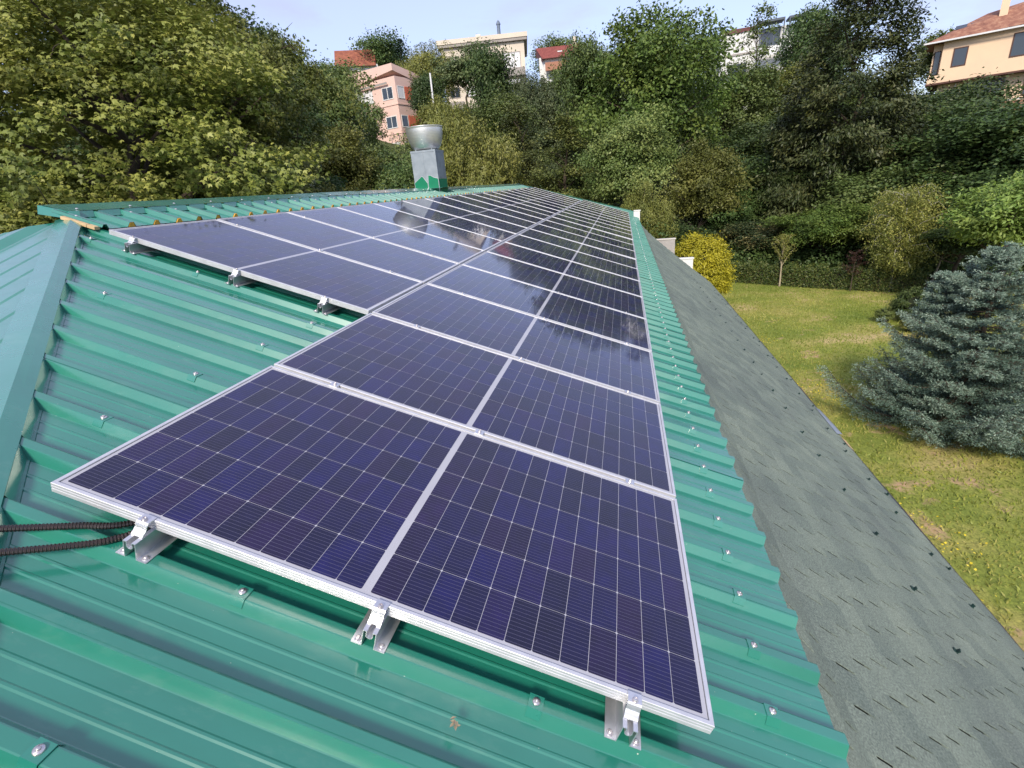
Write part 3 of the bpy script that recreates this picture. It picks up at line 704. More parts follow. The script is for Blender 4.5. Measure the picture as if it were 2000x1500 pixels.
class Bld:
    """local frame: x along facade (left to right seen from the roof), y away from the viewer, z up"""
    def __init__(s,name,loc,xdir,label,cat):
        s.yaw=math.atan2(xdir[1],xdir[0]); s.o=empty(name,loc,(0,0,s.yaw),label=label,cat=cat)
    def box(s,name,m,*b,parent=None):
        mb=MB(); mb.box(*b); return mb.build(name,BM[m],parent or s.o)
    def poly(s,name,m,V,F,parent=None):
        mb=MB(); mb.add(V,F); return mb.build(name,BM[m],parent or s.o)
    def win(s,x0,x1,z0,z1,y=0,fm='brown',gm='glass',mull=0,side=None,fw=.10):
        """framed window on the facade plane y (faces -y), or on the end face x=side"""
        def T3(a,b,c): return (a,b,c)
        mb=MB()
        def bx(a0,a1,b0,b1,c0,c1):
            if side is None: mb.box(a0,a1,b0,b1,c0,c1)
            else: mb.box(side+ (b0-y)*-1*0 - .02, side+.05, a0,a1,c0,c1)
        bx(x0,x1,y-.06,y+.02,z1-fw,z1); bx(x0,x1,y-.06,y+.02,z0,z0+fw); bx(x0,x0+fw,y-.06,y+.02,z0+fw,z1-fw); bx(x1-fw,x1,y-.06,y+.02,z0+fw,z1-fw)
        for i in range(mull):
            xm=x0+(x1-x0)*(i+1)/(mull+1); bx(xm-fw/2,xm+fw/2,y-.05,y+.02,z0+fw,z1-fw)
        f=mb.build('window',BM[fm],s.o)
        mb=MB()
        if side is None: mb.box(x0+fw,x1-fw,y-.02,y+.01,z0+fw,z1-fw)
        else: mb.box(side-.01,side+.02,x0+fw,x1-fw,z0+fw,z1-fw)
        mb.build('pane',BM[gm],f)
# pink block: near corner at (-27.9,70.9); facade runs left and slightly away
b=Bld('apartment_block',(-27.9-13*.94,70.9+13*.34,2.0),(.94,-.34),'pink apartment block with corner windows and orange panels, left of the chimney','building')
b.box('wall','pink',0,13,0,5,0,14.0); 
b.poly('parapet','pink',[(-.1,-.3,13.3),(13.1,-.3,14.6),(13.1,5.1,13.6),(-.1,5.1,13.3),(-.1,-.3,15.4),(13.1,-.3,15.4),(13.1,5.1,14.6),(-.1,5.1,15.2)],[(0,1,5,4),(1,2,6,5),(2,3,7,6),(3,0,4,7),(4,5,6,7),(0,3,2,1)])
b.box('balcony_shadow_line','trim',3.0,11.8,-.34,-.30,13.2,13.45)
for i,z in enumerate((11.4,7.9,4.6,1.4)):
    b.win(10.4,12.4,z,z+1.5,0,'white','shut' if i>1 else 'glass',1)
    b.win(5.6,8.6,z,z+1.5,0,'white','shut' if i in (0,2) else 'glass',2)
    b.win(1.6,4.0,z,z+1.5,0,'white','glass' if i!=1 else 'shut',1)
    b.win(.25,1.55,z,z+1.5,0,'white','shut' if i!=1 else 'glass',0,side=13)
    if i<3: b.box('panel','orange',13.0,13.07,1.7,3.9,z-.1,z+1.5)
    b.box('floor_band','pink',-.05,13.08,-.08,5.05,z-.75,z-.6)
# small house with red tiled roof above it
b=Bld('red_roofed_house',(-45.2,88.4,13.5),(.93,.37),'small white house with reddish tiled gable roof behind the pink block','house')
b.box('wall','white',.3,6.9,0,6,0,8.8); b.poly('roof','red',[(-.1,-.6,8.6),(6.6,-.6,8.5),(6.6,3.0,11.6),(-.1,3.0,11.7),(-.1,6.6,8.6),(6.6,6.6,8.5)],[(0,1,2,3),(3,2,5,4),(0,3,4),(1,5,2)])
b.win(4.2,5.9,6.6,7.9,0,'dk','glass',1); b.box('satellite_dish_arm','shut',1.0,1.1,-.3,0,6.6,7.5); b.box('annex','white',6.9,8.3,.5,5,0,7.4); b.win(2.2,3.2,6.6,7.9,0,'dk','glass',0)
# cream block
b=Bld('cream_building',(-27.3,90.9,9.0),(.985,.175),'large cream flat-roofed building on the hilltop, behind trees, with balcony','building')
b.box('wall','cream',0,13.6,0,11,0,13.9); b.box('cornice','trim',-.5,14.1,-.5,11.5,13.95,14.35); b.box('roof_slab','cream',-.6,14.2,-.6,11.6,14.35,15.0)
b.box('balcony','trim',9.6,13.5,-1.5,-.02,8.9,10.0); b.box('balcony','trim',9.4,13.5,-1.5,-.02,4.9,6.0); b.box('awning','shut',9.3,12.6,-1.9,-.05,7.7,8.3)
for z in (10.1,6.1,2.1):
    b.win(9.9,12.9,z,z+2.4,0,'trim','shut' if z>9 else 'glass',2); b.win(6.6,8.4,z+.6,z+2.2,0,'trim','glass',1); b.win(3.4,5.4,z+.6,z+2.2,0,'trim','shut',1); b.win(.7,2.4,z+.6,z+2.2,0,'trim','glass',1)
b.box('balcony','trim',.2,3.0,-1.2,-.02,5.0,6.0)
b.box('chimney','cream',5.6,6.4,4,5,15.0,16.4); mb=MB(); mb.lathe([(.28,0),(.28,2.2),(.36,2.2),(.36,2.35),(.2,2.7),(0,2.9)],12,9.6,3.0,14.95); mb.build('flue_pipe',BM['steel'],b.o)
# maroon-roofed house
b=Bld('maroon_roofed_house',(-14.6,112.9,20.0),(.99,.1),'small house with maroon roof and skylight right of the cream building','house')
b.box('wall','white',.2,9,1,8,0,4.4); b.poly('roof','mar',[(.9,0,4.0),(9.5,0,4.0),(9.0,3.8,6.6),(-.5,3.8,6.7),(.2,8,4.2),(9.4,8,4.2),(-.6,0.6,3.0)],[(0,1,2,3),(3,2,5,4)])
b.poly('gable','maroon',[(-.5,3.8,6.7),(.9,0,4.0),(1.0,0,3.4),(-.5,3.8,5.2)],[(0,1,2,3)]); b.box('chimney','cream',7.0,7.7,3.2,3.9,6.2,7.8); b.box('skylight','shut',3.9,4.8,1.5,1.9,5.15,5.35); b.box('balcony','brick',1.4,8.8,-.6,.1,1.8,3.2); b.win(2.4,4.0,1.5,3.2,1,'brown','glass',1)
# white building with glazed pergolas
b=Bld('white_building',(15.4,86.3,5.0),(.99,-.13),'long white building with maroon roof edge and glazed grey pergolas','building')
b.poly('wall','white',[(-2.0,6,0),(0,0,0),(12.5,0,0),(12.5,6,0),(-2.0,6,12.2),(0,0,13.1),(12.5,0,13.1),(12.5,6,12.2)],[(0,1,5,4),(1,2,6,5),(2,3,7,6),(3,0,4,7),(4,5,6,7)])
b.poly('roof_edge','maroon',[(-2.2,6,12.2),(-.1,-.15,13.1),(4.4,-.15,13.1),(-2.2,6,12.8),(-.1,-.15,13.6),(4.4,-.15,13.6)],[(0,1,4,3),(1,2,5,4),(3,4,5)])
b.box('pillar','shut',-.15,.25,-.25,.05,6,13.7); b.box('band','trim',.3,12.4,-.10,-.02,10.4,10.65)
for (x0,x1) in ((4.6,7.6),(8.1,12.2)):
    b.poly('pergola_roof','dk',[(x0,-1.6,13.5),(x1,-1.6,13.5),(x1,2,13.8),(x0,2,13.8),(x0,-1.6,13.75),(x1,-1.6,13.75),(x1,2,14.05),(x0,2,14.05)],[(0,1,5,4),(1,2,6,5),(2,3,7,6),(3,0,4,7),(4,5,6,7),(0,3,2,1)])
    b.box('post','dk',x0,x0+.15,-1.6,-1.45,10.6,13.5); b.box('post','dk',x1-.15,x1,-1.6,-1.45,10.6,13.5)
b.win(4.9,7.3,10.9,13.0,0,'dk','glass',2); b.box('dark_opening','dk',9.0,11.8,-.03,.02,11.6,12.8); b.box('balustrade','shut',4.6,12.2,-1.6,-1.5,9.6,10.7)
b.box('antenna','trim',10.2,10.25,1,1.05,14,15.2); b.win(1.0,3.4,7.2,9.4,0,'dk','glass',1); b.win(9,11.4,7.2,9.2,0,'dk','glass',1)
# beige house, top right
b=Bld('beige_house',(37.3,76.4,2.5),(.885,-.465),'beige three-storey house with brown hipped tile roof, top right','house')
b.box('upper_wall','beige',.9,13,0,9,5.6,9.9); b.box('recess_wall','beige',0,.9,.9,9,5.6,9.7); b.box('balcony_floor','beige',-.1,.9,0,.9,5.6,6.4); b.box('lower_wall','beige',1.0,13,1.2,9,0,5.5); b.box('floor_edge','brown',-.15,13.1,-.12,9.1,5.42,5.6)
b.poly('roof','tile',[(-.9,-.7,9.75),(13.6,-.7,10.05),(13.6,9.6,10.05),(-.9,9.6,9.75),(4.2,4.4,12.4),(9.2,4.4,13.1)],[(0,1,5,4),(1,2,5),(2,3,4,5),(3,0,4),(0,3,2,1)])
b.box('gutter','shut',-.95,13.6,-.85,-.7,9.68,9.84)
b.win(.15,.75,6.5,9.0,.9,'brown','glass',0,fw=.07); b.win(1.9,3.2,7.0,8.9,0,'brown','glass',0); b.win(6.8,8.3,7.0,9.3,0,'brown','glass',0); b.win(10.0,11.4,7.0,9.3,0,'brown','glass',0)
b.box('loggia','dk',3.3,7.0,1.1,1.25,2.6,5.2); b.win(5.0,6.9,2.9,5.0,1.1,'brown','glass',1); b.box('railing','brown',3.2,7.1,-.1,0,2.6,3.4); b.win(8.6,10,3.1,5.0,1.2,'brown','glass',0); b.box('low_wall','brick',3.0,12,-.6,-.4,1.4,2.6)
b.box('awning','shut',7.0,9.0,-.5,-.3,2.7,2.85); b.box('downpipe','shut',2.6,2.72,1.0,1.15,1,5.4)
ch=b.box('chimney','beige',5.2,5.9,1.9,2.6,11.0,13.3); b.poly('chimney_cowl','steel',[(5.1,1.8,13.6),(5.55,1.8,13.9),(6.0,1.8,13.6),(5.1,2.7,13.6),(5.55,2.7,13.9),(6.0,2.7,13.6)],[(0,1,4,3),(1,2,5,4)],ch)
for x in (1.6,2.9): b.poly('skylight','glass',[(x,1.35,10.95),(x+1.0,1.35,10.99),(x+1.0,2.2,11.45),(x,2.2,11.42)],[(0,1,2,3)])
# pole
mb=MB(); mb.tube([(-21.06,65.2,0),(-20.9,65.2,14.5)],[.14,.10],8); tag(mb.build('pole',BM['shut']),'slim white concrete pole standing on the slope right of the pink block','pole')

# ================================================================ VEGETATION
def unit(v): return v/np.maximum(np.linalg.norm(v,axis=1,keepdims=True),1e-9)
def leaves(P,Nn,A,ln,wd,name,m,v,fold=.0):
    """P centres, Nn normals, A axis directions -> one diamond leaf each"""
    A=unit(A-Nn*np.sum(A*Nn,1,keepdims=True)); B=np.cross(Nn,A)
    ln=ln[:,None]; wd=wd[:,None]
    V=np.stack([P-A*ln*.5,P+B*wd*.5-A*ln*.08+Nn*fold*wd,P+A*ln*.5,P-B*wd*.5-A*ln*.08+Nn*fold*wd],1).reshape(-1,3)
    F=np.arange(len(P)*4,dtype=np.int32).reshape(-1,4)
    return npmesh(name,V,F,m,attr=v)
def crown_proto(seed,style,R,Hh,n,leaf):
    rg=np.random.default_rng(seed)
    z0={'maple':.16,'broad':.18,'open':.30,'willow':.10,'conifer':.05,'poplar':.08,'sumac':.25,'dead':.35}[style]
    cz=(1+z0)/2; hz=(1-z0)/2
    nl={'maple':160,'broad':85,'open':42,'willow':110,'conifer':130 if R<5 else 330,'poplar':60,'sumac':55,'dead':14}[style]
    d=unit(rg.normal(size=(nl*3,3))); d[:,2]=np.where(d[:,2]<-.5,-d[:,2],d[:,2])
    if style=='conifer':
        zz=rg.uniform(0,1,nl)**1.25; a=rg.uniform(0,6.283,nl); rr_=(1-zz)**(.75 if R<5 else .42)*rg.uniform(.5,1.0,nl)+.03
        Cc=np.c_[rr_*np.cos(a)*R,rr_*np.sin(a)*R,(z0+zz*(1-z0)*.97)*Hh]; rl=R*rg.uniform(.16,.30,nl)*(1-.5*zz)*(1 if R<5 else .72); fl=.38
        env=np.c_[np.cos(a),np.sin(a),np.full(nl,.1)]
    else:
        keep=[0]
        for i in range(1,len(d)):
            if len(keep)>=nl: break
            if np.min(np.linalg.norm(d[keep]-d[i],axis=1))>.9/np.sqrt(nl)*1.15: keep.append(i)
        env=d[keep]; nl=len(keep); f=rg.uniform(.40,1.0,nl) if style!='maple' else rg.uniform(.55,1.08,nl)
        wob=1+.18*np.sin(env[:,0]*3+seed)+.14*np.sin(env[:,1]*4+seed*2)+.12*np.sin(env[:,2]*5)
        f=f*wob; top=np.where(env[:,2]<0,1.0,1.0)
        Cc=np.c_[env[:,0]*f*R*.86,env[:,1]*f*R*.86,(cz+env[:,2]*np.clip(f,0,.93)*hz*.93)*Hh]
        rl=R*(.13+.20*rg.random(nl)**1.3)*{'maple':.86,'open':.95,'dead':.8,'sumac':1.1}.get(style,1)
        fl={'maple':.5,'sumac':.32,'willow':1.15,'open':.6}.get(style,.8)
    w_=rl**2; idx=rg.choice(nl,n,p=w_/w_.sum())
    q=unit(rg.normal(size=(n,3))); 
    if style!='willow': q[:,2]=np.where((q[:,2]<-.15)&(rg.random(n)<.75),-q[:,2],q[:,2])
    rad_=rg.uniform(.6,1.12,n)**.5
    lobe=q*(rl[idx]*rad_)[:,None]*np.array([1,1,fl])
    P=Cc[idx]+lobe
    if style=='conifer':
        o=np.linalg.norm(P[:,:2],axis=1); P[:,2]-=.10*o+.22*np.linalg.norm(lobe[:,:2],axis=1)
    if style=='maple':
        pr_=np.linalg.norm(q[:,:2],axis=1); P=Cc[idx]+np.c_[q[:,0],q[:,1],np.abs(q[:,2])*.30-.05]*(rl[idx]*rad_)[:,None]
        lobe=P-Cc[idx]; o=np.linalg.norm(lobe[:,:2],axis=1); P[:,2]-=o**2/rl[idx]*.50; dd_=unit(np.c_[Cc[:,:2],np.zeros(nl)])[idx]; P[:,2]-=.45*np.sum(lobe*dd_,1)
    # finer clumping
    ncl=n//{'maple':75,'broad':42,'conifer':34}.get(style,24); cl=rg.integers(0,n,ncl); own=rg.integers(0,ncl,n)
    # pull each leaf towards a neighbour clump of the same lobe
    order=np.argsort(idx[cl],kind='stable'); cl=cl[order]; li=idx[cl]; start=np.searchsorted(li,np.arange(nl)); end=np.searchsorted(li,np.arange(nl),side='right')
    s=start[idx]; e=np.maximum(end[idx],s+1); pick=np.minimum(s+(rg.random(n)*(e-s)).astype(int),ncl-1); ok=(end[idx]>start[idx])
    Pc=P[cl[pick]]; sig=leaf*{'maple':1.7,'conifer':1.6,'broad':1.75}.get(style,1.35)
    newP=Pc+rg.normal(size=(n,3))*sig*np.array([1,1,.55 if style in('maple','sumac','conifer') else .8])
    if style=='willow': 
        t_=rg.uniform(0,1,n); newP=Pc+rg.normal(size=(n,3))*leaf*.55*np.array([1,1,.6]); newP[:,2]-=t_*leaf*4.5
    m_=ok&(rg.random(n)<.93); P=np.where(m_[:,None],newP,P)
    up=np.array([0,0,1.0]); out_=unit(P-np.array([0,0,cz*Hh])*1.0)
    qn=unit(lobe/np.array([1,1,max(fl,.5)]))
    Nn=unit(qn*.55+out_*.35+up*{'maple':.75,'sumac':.9,'conifer':.8}.get(style,.45)+rg.normal(size=(n,3))*.42)
    A=out_*.8+rg.normal(size=(n,3))*.7
    if style in('maple','conifer'): A[:,2]-=.6
    if style=='willow': A=rg.normal(size=(n,3))*.35+np.array([0,0,-1.0]); Nn=unit(out_+rg.normal(size=(n,3))*.6)
    ln=leaf*rg.uniform(.7,1.35,n); wd=ln*{'willow':.38,'sumac':.40,'conifer':.42,'maple':.6}.get(style,.62)
    rep=rg.random(nl); v=np.clip(.30*rg.random(n)+.34*rep[idx]+.30*rg.random(ncl)[np.minimum(pick,ncl-1)]+.05,0,1)
    if style=='maple':      # three-lobed leaves
        A=unit(A-Nn*np.sum(A*Nn,1,keepdims=True)); B=np.cross(Nn,A); o=P-A*ln[:,None]*.3
        PP_=[];AA=[];NN=[]
        for an,l in ((0,.62),(.95,.50),(-.95,.50)):
            d_=A*math.cos(an)+B*math.sin(an); PP_.append(o+d_*ln[:,None]*l*.55); AA.append(d_); NN.append(unit(Nn+d_*.25))
        P=np.vstack(PP_);A=np.vstack(AA);Nn=np.vstack(NN); ln=np.concatenate([ln*.95,ln*.75,ln*.75]); wd=ln*.46; v=np.tile(v,3)
    me=leaves(P,Nn,A,ln,wd,'crown',None,v); me.materials.append(LM['mid'])
    # trunk and limbs
    mb=MB(); tr=.045*R+.06; rq=random.Random(seed)
    top=Hh*(.9 if style in('conifer','poplar','dead') else .72); nseg=6
    path=[(rq.uniform(-.03,.03)*R*i,rq.uniform(-.03,.03)*R*i,-.6+ (top+.6)*i/nseg) for i in range(nseg+1)]; mb.tube(path,[tr*(1-.85*i/nseg) for i in range(nseg+1)],7)
    lim=sorted(range(nl),key=lambda i:rep[i])[:{'open':36,'dead':14,'broad':34,'maple':26,'willow':20,'sumac':30}.get(style,20)]
    for i in lim:
        c=Vector(Cc[i]); zb=max(Hh*.10,min(c.z-.35*math.hypot(c.x,c.y)-.05*Hh,top*.95)); f_=min(max((zb+.6)/(top+.6),0),1)*nseg; j=min(int(f_),nseg-1); b=Vector(path[j]).lerp(Vector(path[j+1]),f_-j)
        mid=b.lerp(c,.5)+Vector((rq.uniform(-.06,.06)*R,rq.uniform(-.06,.06)*R,.04*R)); r0=tr*(.42-.25*(zb/Hh))
        mb.tube([b,mid,c],[r0,r0*.6,r0*.22],5,False)
        if style in('open','dead','maple'):
            for _ in range(3 if style!='dead' else 7):
                e_=c+Vector((rq.uniform(-1,1),rq.uniform(-1,1),rq.uniform(-.2,1)))*float(rl[i])*(1.1 if style!='dead' else 1.5); mb.tube([c,c.lerp(e_,.5)+Vector((0,0,.03*R)),e_],[r0*.22,r0*.14,r0*.05],4,False)
    return me,mb.mesh('trunk',M['bark'])
PR={}
def proto(key,*a): PR[key]=(crown_proto(*a),a[2],a[3])
proto('maple0',1,'maple',5.4,13,82000,.12); proto('maple1',2,'maple',5.4,13,82000,.12)
proto('maple_small',3,'maple',2.2,7,16000,.13)
for i in range(3): proto('broad%d'%i,10+i,'broad',4.5,13,42000,.20)
for i in range(2): proto('broadlow%d'%i,20+i,'broad',3,7,26000,.15)
proto('shrub',30,'broad',1.4,4,12000,.10)
for i in range(2): proto('far%d'%i,40+i,'broad',5,12,15000,.34)
for i in range(2): proto('willow%d'%i,50+i,'willow',3.4,11,34000,.19)
proto('open0',60,'open',3.5,12,9000,.26); proto('open1',61,'open',3.0,12,6500,.24)
proto('dead0',66,'dead',2.6,14,1500,.26)
for i in range(2): proto('conifer%d'%i,70+i,'conifer',4.5,13,46000,.22)
proto('bigconifer',73,'conifer',6.0,15,115000,.23)
proto('farconifer',75,'conifer',3.6,11,9000,.36)
proto('poplar0',80,'poplar',2.8,9,7000,.34)
proto('sumac0',90,'sumac',2.8,5,24000,.16); proto('sumac1',91,'sumac',2.8,5,24000,.16)
cnt={}
def plant(x,y,zb,h,r,style,col,label,group=None,name=None,cat='tree'):
    d=math.hypot(x-CAM.x,y-CAM.y)
    if style=='maple': keys=['maple_small'] if r<3 else ['maple0','maple1']
    elif style=='broad': keys=['shrub'] if r<2.1 else (['far0','far1'] if d>66 else (['broadlow0','broadlow1'] if h<8.2 else ['broad0','broad1','broad2']))
    elif style=='conifer': keys=['bigconifer'] if r>5 else ['farconifer'] if d>66 else ['conifer0','conifer1']
    elif style=='willow': keys=['willow0','willow1']
    elif style=='open': keys=['open0','open1']
    elif style=='sumac': keys=['sumac0','sumac1']
    else: keys=[style+'0']
    i=cnt.get(style,0); cnt[style]=i+1; (cm_,tm_),R_,H_=PR[keys[i%len(keys)]]
    rot=(i*2.399+x)%6.283
    t=empty(name or {'conifer':'conifer_tree','poplar':'poplar_tree','willow':'weeping_tree'}.get(style,'leafy_tree'),(x,y,zb),(0,0,rot),label=label,cat=cat,group=group)
    fx=1+.16*math.sin(i*2.1+y); t.scale=(r/R_*fx,r/R_*(2-fx),h/H_)
    c=link('crown',cm_,t); c.material_slots[0].link='OBJECT'; c.material_slots[0].material=LM[col]
    link('trunk',tm_,t)
    return t
TREES=[
(-10.9,10.3,-5.2,12.2,5.2,'maple','olive','huge olive-green maple at the far left, its drooping boughs hanging beside the roof'),
(-13.4,16.3,-5.2,13.8,4.5,'maple','olive','tall yellowish-green maple left of the sky gap, behind the ridge'),
(-18.5,19.7,-5.2,16.4,6.0,'maple','deep','shaded maple with sky peeping through, between the two big left maples'),
(-9.2,6.9,-5.2,7.0,1.9,'maple','olive','low drooping maple bough clump at the left edge, just above the hip'),
(-12.9,12.7,-5.2,8.0,2.6,'maple','olive','low yellowish maple growth in front of the big left maples'),
(-13.4,17.6,-5.2,8.6,3.0,'willow','grey','pale grey-green bushy willow behind the left half of the ridge'),
(-11.3,18.0,-5.2,7.9,1.4,'broad','silver','small silvery variegated shrub behind the ridge, left of the chimney'),
(-32.0,51.0,-0.0,18.0,3.6,'open','grey','thin feathery grey tree poking up at the left of the sky'),
(-23.4,42.2,-3.5,16.8,5.0,'broad','mid','rounded leafy tree left of the pink apartment block'),
(-15.9,30.4,-5.0,10.8,3.3,'broad','yellow','yellow-green tree below the pink apartment block'),
(-22.0,36.0,-4.1,12.4,3.4,'broad','deep','dark green tree low on the hillside beside the pale shrub'),
(-23.7,51.1,-1.2,12.2,2.2,'open','mid','slender open-crowned tree standing in front of the pink block'),
(-26.9,51.8,-0.6,12.1,2.0,'open','mid','thin tree crossing the left side of the pink block'),
(-13.0,31.9,-5.0,8.9,2.4,'broad','deep','dark bushy tree immediately left of the chimney'),
(-15.9,34.9,-4.6,9.7,2.4,'open','mid','light leafy tree under the pink block, left of the chimney'),
(-41.3,98.1,16.6,11.8,6.5,'broad','deep','dark round tree on the skyline beside the small red-roofed house'),
(-34.8,92.1,15.0,10.9,3.6,'conifer','conifer','dark pointed conifer on the skyline right of the small red-roofed house'),
(-25.9,78.3,10.2,11.3,5.2,'willow','yellow','tall pale feathery tree between pink block and cream building'),
(-23.7,70.6,6.5,9.4,2.6,'broad','deep','dark round bushy tree right of the pink block'),
(-11.3,38.9,-4.4,12.5,3.2,'willow','yellow','weeping yellow-green tree directly behind the chimney bowl'),
(-7.6,33.8,-5.0,10.3,3.4,'willow','yellow','full weeping tree right of the chimney'),
(-18.8,74.2,7.4,11.8,4.2,'open','grey','open-limbed tree covering the left half of the cream building'),
(-14.8,70.1,5.1,12.7,3.6,'broad','deep','dense dark tree with yellowish top before the cream building'),
(-10.4,57.8,-0.6,11.5,4.4,'broad','mid','mid green round tree below the cream building'),
(-8.0,66.3,2.8,11.5,4.6,'willow','grey','pale feathery tree below the right end of the cream building'),
(-6.1,41.3,-4.2,11.2,4.0,'conifer','oliveconifer','olive layered conifer above the far end of the ridge'),
(-2.4,38.8,-4.6,10.1,4.2,'conifer','oliveconifer','broad yellowish layered conifer above the far panels'),
(-12.1,123.2,18.0,11.9,6.0,'broad','mid','low skyline tree behind the maroon-roofed house'),
(-0.6,49.0,-3.5,17.0,3.8,'broad','mid','left shoulder tree beside the tallest bright tree'),
(3.5,43.0,-4.2,16.7,5.2,'broad','bright','tallest bright green tree in the middle, ivy leaves on its trunk'),
(6.0,46.8,-3.9,15.1,3.6,'broad','bright','bright leafy tree leaning against the tallest tree, on its right'),
(2.2,35.0,-5.0,10.4,3.2,'broad','mid','ivy-covered lower tree beneath the tallest bright tree'),
(6.6,33.7,-5.1,7.2,2.5,'broad','yellow','yellowish-green young tree above the golden bush'),
(3.0,29.0,-5.2,5.9,1.7,'willow','yellow','small pale hanging tree just past the far roof corner'),
(11.4,52.1,-2.9,12.1,4.2,'broad','mid','leafy green tree below the white building'),
(16.7,69.4,2.2,15.8,2.6,'dead','mid','half-dead thin tree with bare twigs before the white building'),
(16.9,57.1,-1.9,12.2,4.0,'broad','yellow','sunlit yellowish treetop at the right end of the white building'),
(19.5,58.4,-1.5,16.1,4.4,'broad','deep','dark tree rising behind the huge brown-tinged conifer'),
(14.6,34.8,-4.9,15.1,5.1,'conifer','browncon','huge dark conifer with brown-tinged drooping sprays, right of centre'),
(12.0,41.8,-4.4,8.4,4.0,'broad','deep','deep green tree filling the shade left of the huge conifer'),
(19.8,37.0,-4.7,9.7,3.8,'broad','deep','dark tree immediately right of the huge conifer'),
(42.0,85.0,6.8,8.7,3.0,'poplar','mid','left poplar beside the beige house on the skyline'),
(44.6,87.1,7.0,8.5,2.6,'poplar','mid','right poplar beside the beige house on the skyline'),
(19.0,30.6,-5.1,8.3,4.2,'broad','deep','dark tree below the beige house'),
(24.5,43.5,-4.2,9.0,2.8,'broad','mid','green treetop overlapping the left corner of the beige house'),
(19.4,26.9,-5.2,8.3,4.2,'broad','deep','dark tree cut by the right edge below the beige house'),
(15.5,21.1,-5.2,5.1,2.2,'sumac','bright','bright feathery tree at the right edge above the blue spruce'),
(16.2,25.3,-5.2,3.1,2.1,'sumac','deep','dark feathery tree behind the tip of the blue spruce'),
(12.2,29.2,-5.2,3.9,2.9,'sumac','bright','bright feathery walnut-like tree behind the hedge'),
(9.8,32.0,-5.2,3.1,2.5,'broad','cream','dark tree dotted with cream flower clusters behind the hedge'),
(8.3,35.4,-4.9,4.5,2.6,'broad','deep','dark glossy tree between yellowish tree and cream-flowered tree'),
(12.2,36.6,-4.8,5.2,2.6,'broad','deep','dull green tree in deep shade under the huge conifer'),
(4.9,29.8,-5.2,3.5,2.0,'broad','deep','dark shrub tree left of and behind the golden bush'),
(14.8,30.4,-5.2,5.5,2.8,'broad','mid','mid green tree behind the birch'),
(-19.5,61.5,1.8,9.6,2.6,'broad','yellow','yellowish-green small tree on the slope at the foot of the white pole'),
(-41.1,60.6,6.0,14.4,5.0,'broad','mid','far hillside tree glimpsed at the right edge of the left maples'),
(-38.6,73.8,10.7,8.8,5.0,'broad','mid','tree on the slope left of the small red-roofed house'),
(-3.7,73.8,6.0,9.7,4.5,'broad','mid','sunlit tree right of the maroon-roofed house'),
]
for a in TREES: plant(*a)
# filler trees on the slope, each in its own gap
rr=random.Random(77); fill=[]
for az0 in range(-44,40,5):
    for r0,hh in ((43,7.5),(52,8.5),(62,9),(72,8)):
        az=rad(az0+rr.uniform(-2.2,2.2)); r1=r0+rr.uniform(-4,4); x=CAM.x+r1*math.sin(az); y=CAM.y+r1*math.cos(az)
        if az0>24 and r0>50: hh=6
        d_=math.degrees(az)
        if (-31<d_<-18 and r1>38) or (-19<d_<-7 and r1>50) or (4<d_<18 and r1>47) or (d_>22 and r1>40): continue
        if any(math.hypot(x-a[0],y-a[1])<2.6 for a in TREES): continue
        if r1>62 and (-28<math.degrees(az)<-18): continue
        if r1>56 and (5<math.degrees(az)<17): hh=6
        fill.append((x,y,H(x,y)-.3,hh*rr.uniform(.85,1.1),rr.uniform(3.2,4.3),'broad' if rr.random()<.8 else 'willow',rr.choice(['mid','deep','mid','yellow','deep','grey'])))
for f in fill: plant(*f,'leafy tree packed among the others on the wooded hillside',group='filler trees of the hillside wood')
# undergrowth: mass of bushes at the foot of the wood
def mass(name,pts,n,leaf,m,seed,kind='stuff',rmin=.7,rmax=1.6,zs=1.0,**k):
    rg=np.random.default_rng(seed); P0=np.array(pts); nb=len(P0); rl=rg.uniform(rmin,rmax,nb); w_=rl**2; idx=rg.choice(nb,n,p=w_/w_.sum())
    q=unit(rg.normal(size=(n,3))); q[:,2]=np.abs(q[:,2])*zs; P=P0[idx]+q*(rl[idx]*rg.uniform(.7,1.1,n))[:,None]
    ncl=n//18; cl=rg.integers(0,n,ncl); own=rg.integers(0,ncl,n); sel=rg.random(n)<.5
    Nn=unit(q+np.array([0,0,.5])+rg.normal(size=(n,3))*.5); A=rg.normal(size=(n,3)); ln=leaf*rg.uniform(.7,1.3,n)
    v=np.clip(.5*rg.random(n)+.35*rg.random(nb)[idx]+.1,0,1)
    o=link(name,leaves(P,Nn,A,ln,ln*.6,name,m,v)); tag(o,kind=kind,**k); return o
pts=[]; rr=random.Random(5)
for i in range(420):
    az=rad(rr.uniform(-46,44)); r=rr.uniform(33,80); x=CAM.x+r*math.sin(az); y=CAM.y+r*math.cos(az); pts.append((x,y,H(x,y)+rr.uniform(-.2,.8)))
mass('hillside_undergrowth',pts,55000,.34,LM['mid'],8,rmin=1.2,rmax=2.6,label='dark bushy undergrowth covering the slope between the trees',cat='undergrowth')
pts=[]
for i in range(110):
    f=rr.random(); x=3+f*20; y=32.6-f*8.4+rr.uniform(0,3.2); pts.append((x,y,H(x,y)+rr.uniform(0,1.1)))
mass('undergrowth',pts,36000,.15,LM['deep'],9,rmin=.6,rmax=1.3,label='dark green shrubs massed behind the trimmed hedge at the lawn edge',cat='undergrowth')
pts=[]
for i in range(26): pts.append((rr.uniform(-17,-6),rr.uniform(15,21),-3.6+rr.uniform(0,3.6)))
for i in range(26): pts.append((rr.uniform(-16,-2),rr.uniform(22,27),-4+rr.uniform(0,2.6)))
for i in range(10): pts.append((rr.uniform(-1,3.5),rr.uniform(26,30),-4+rr.uniform(0,1.4)))
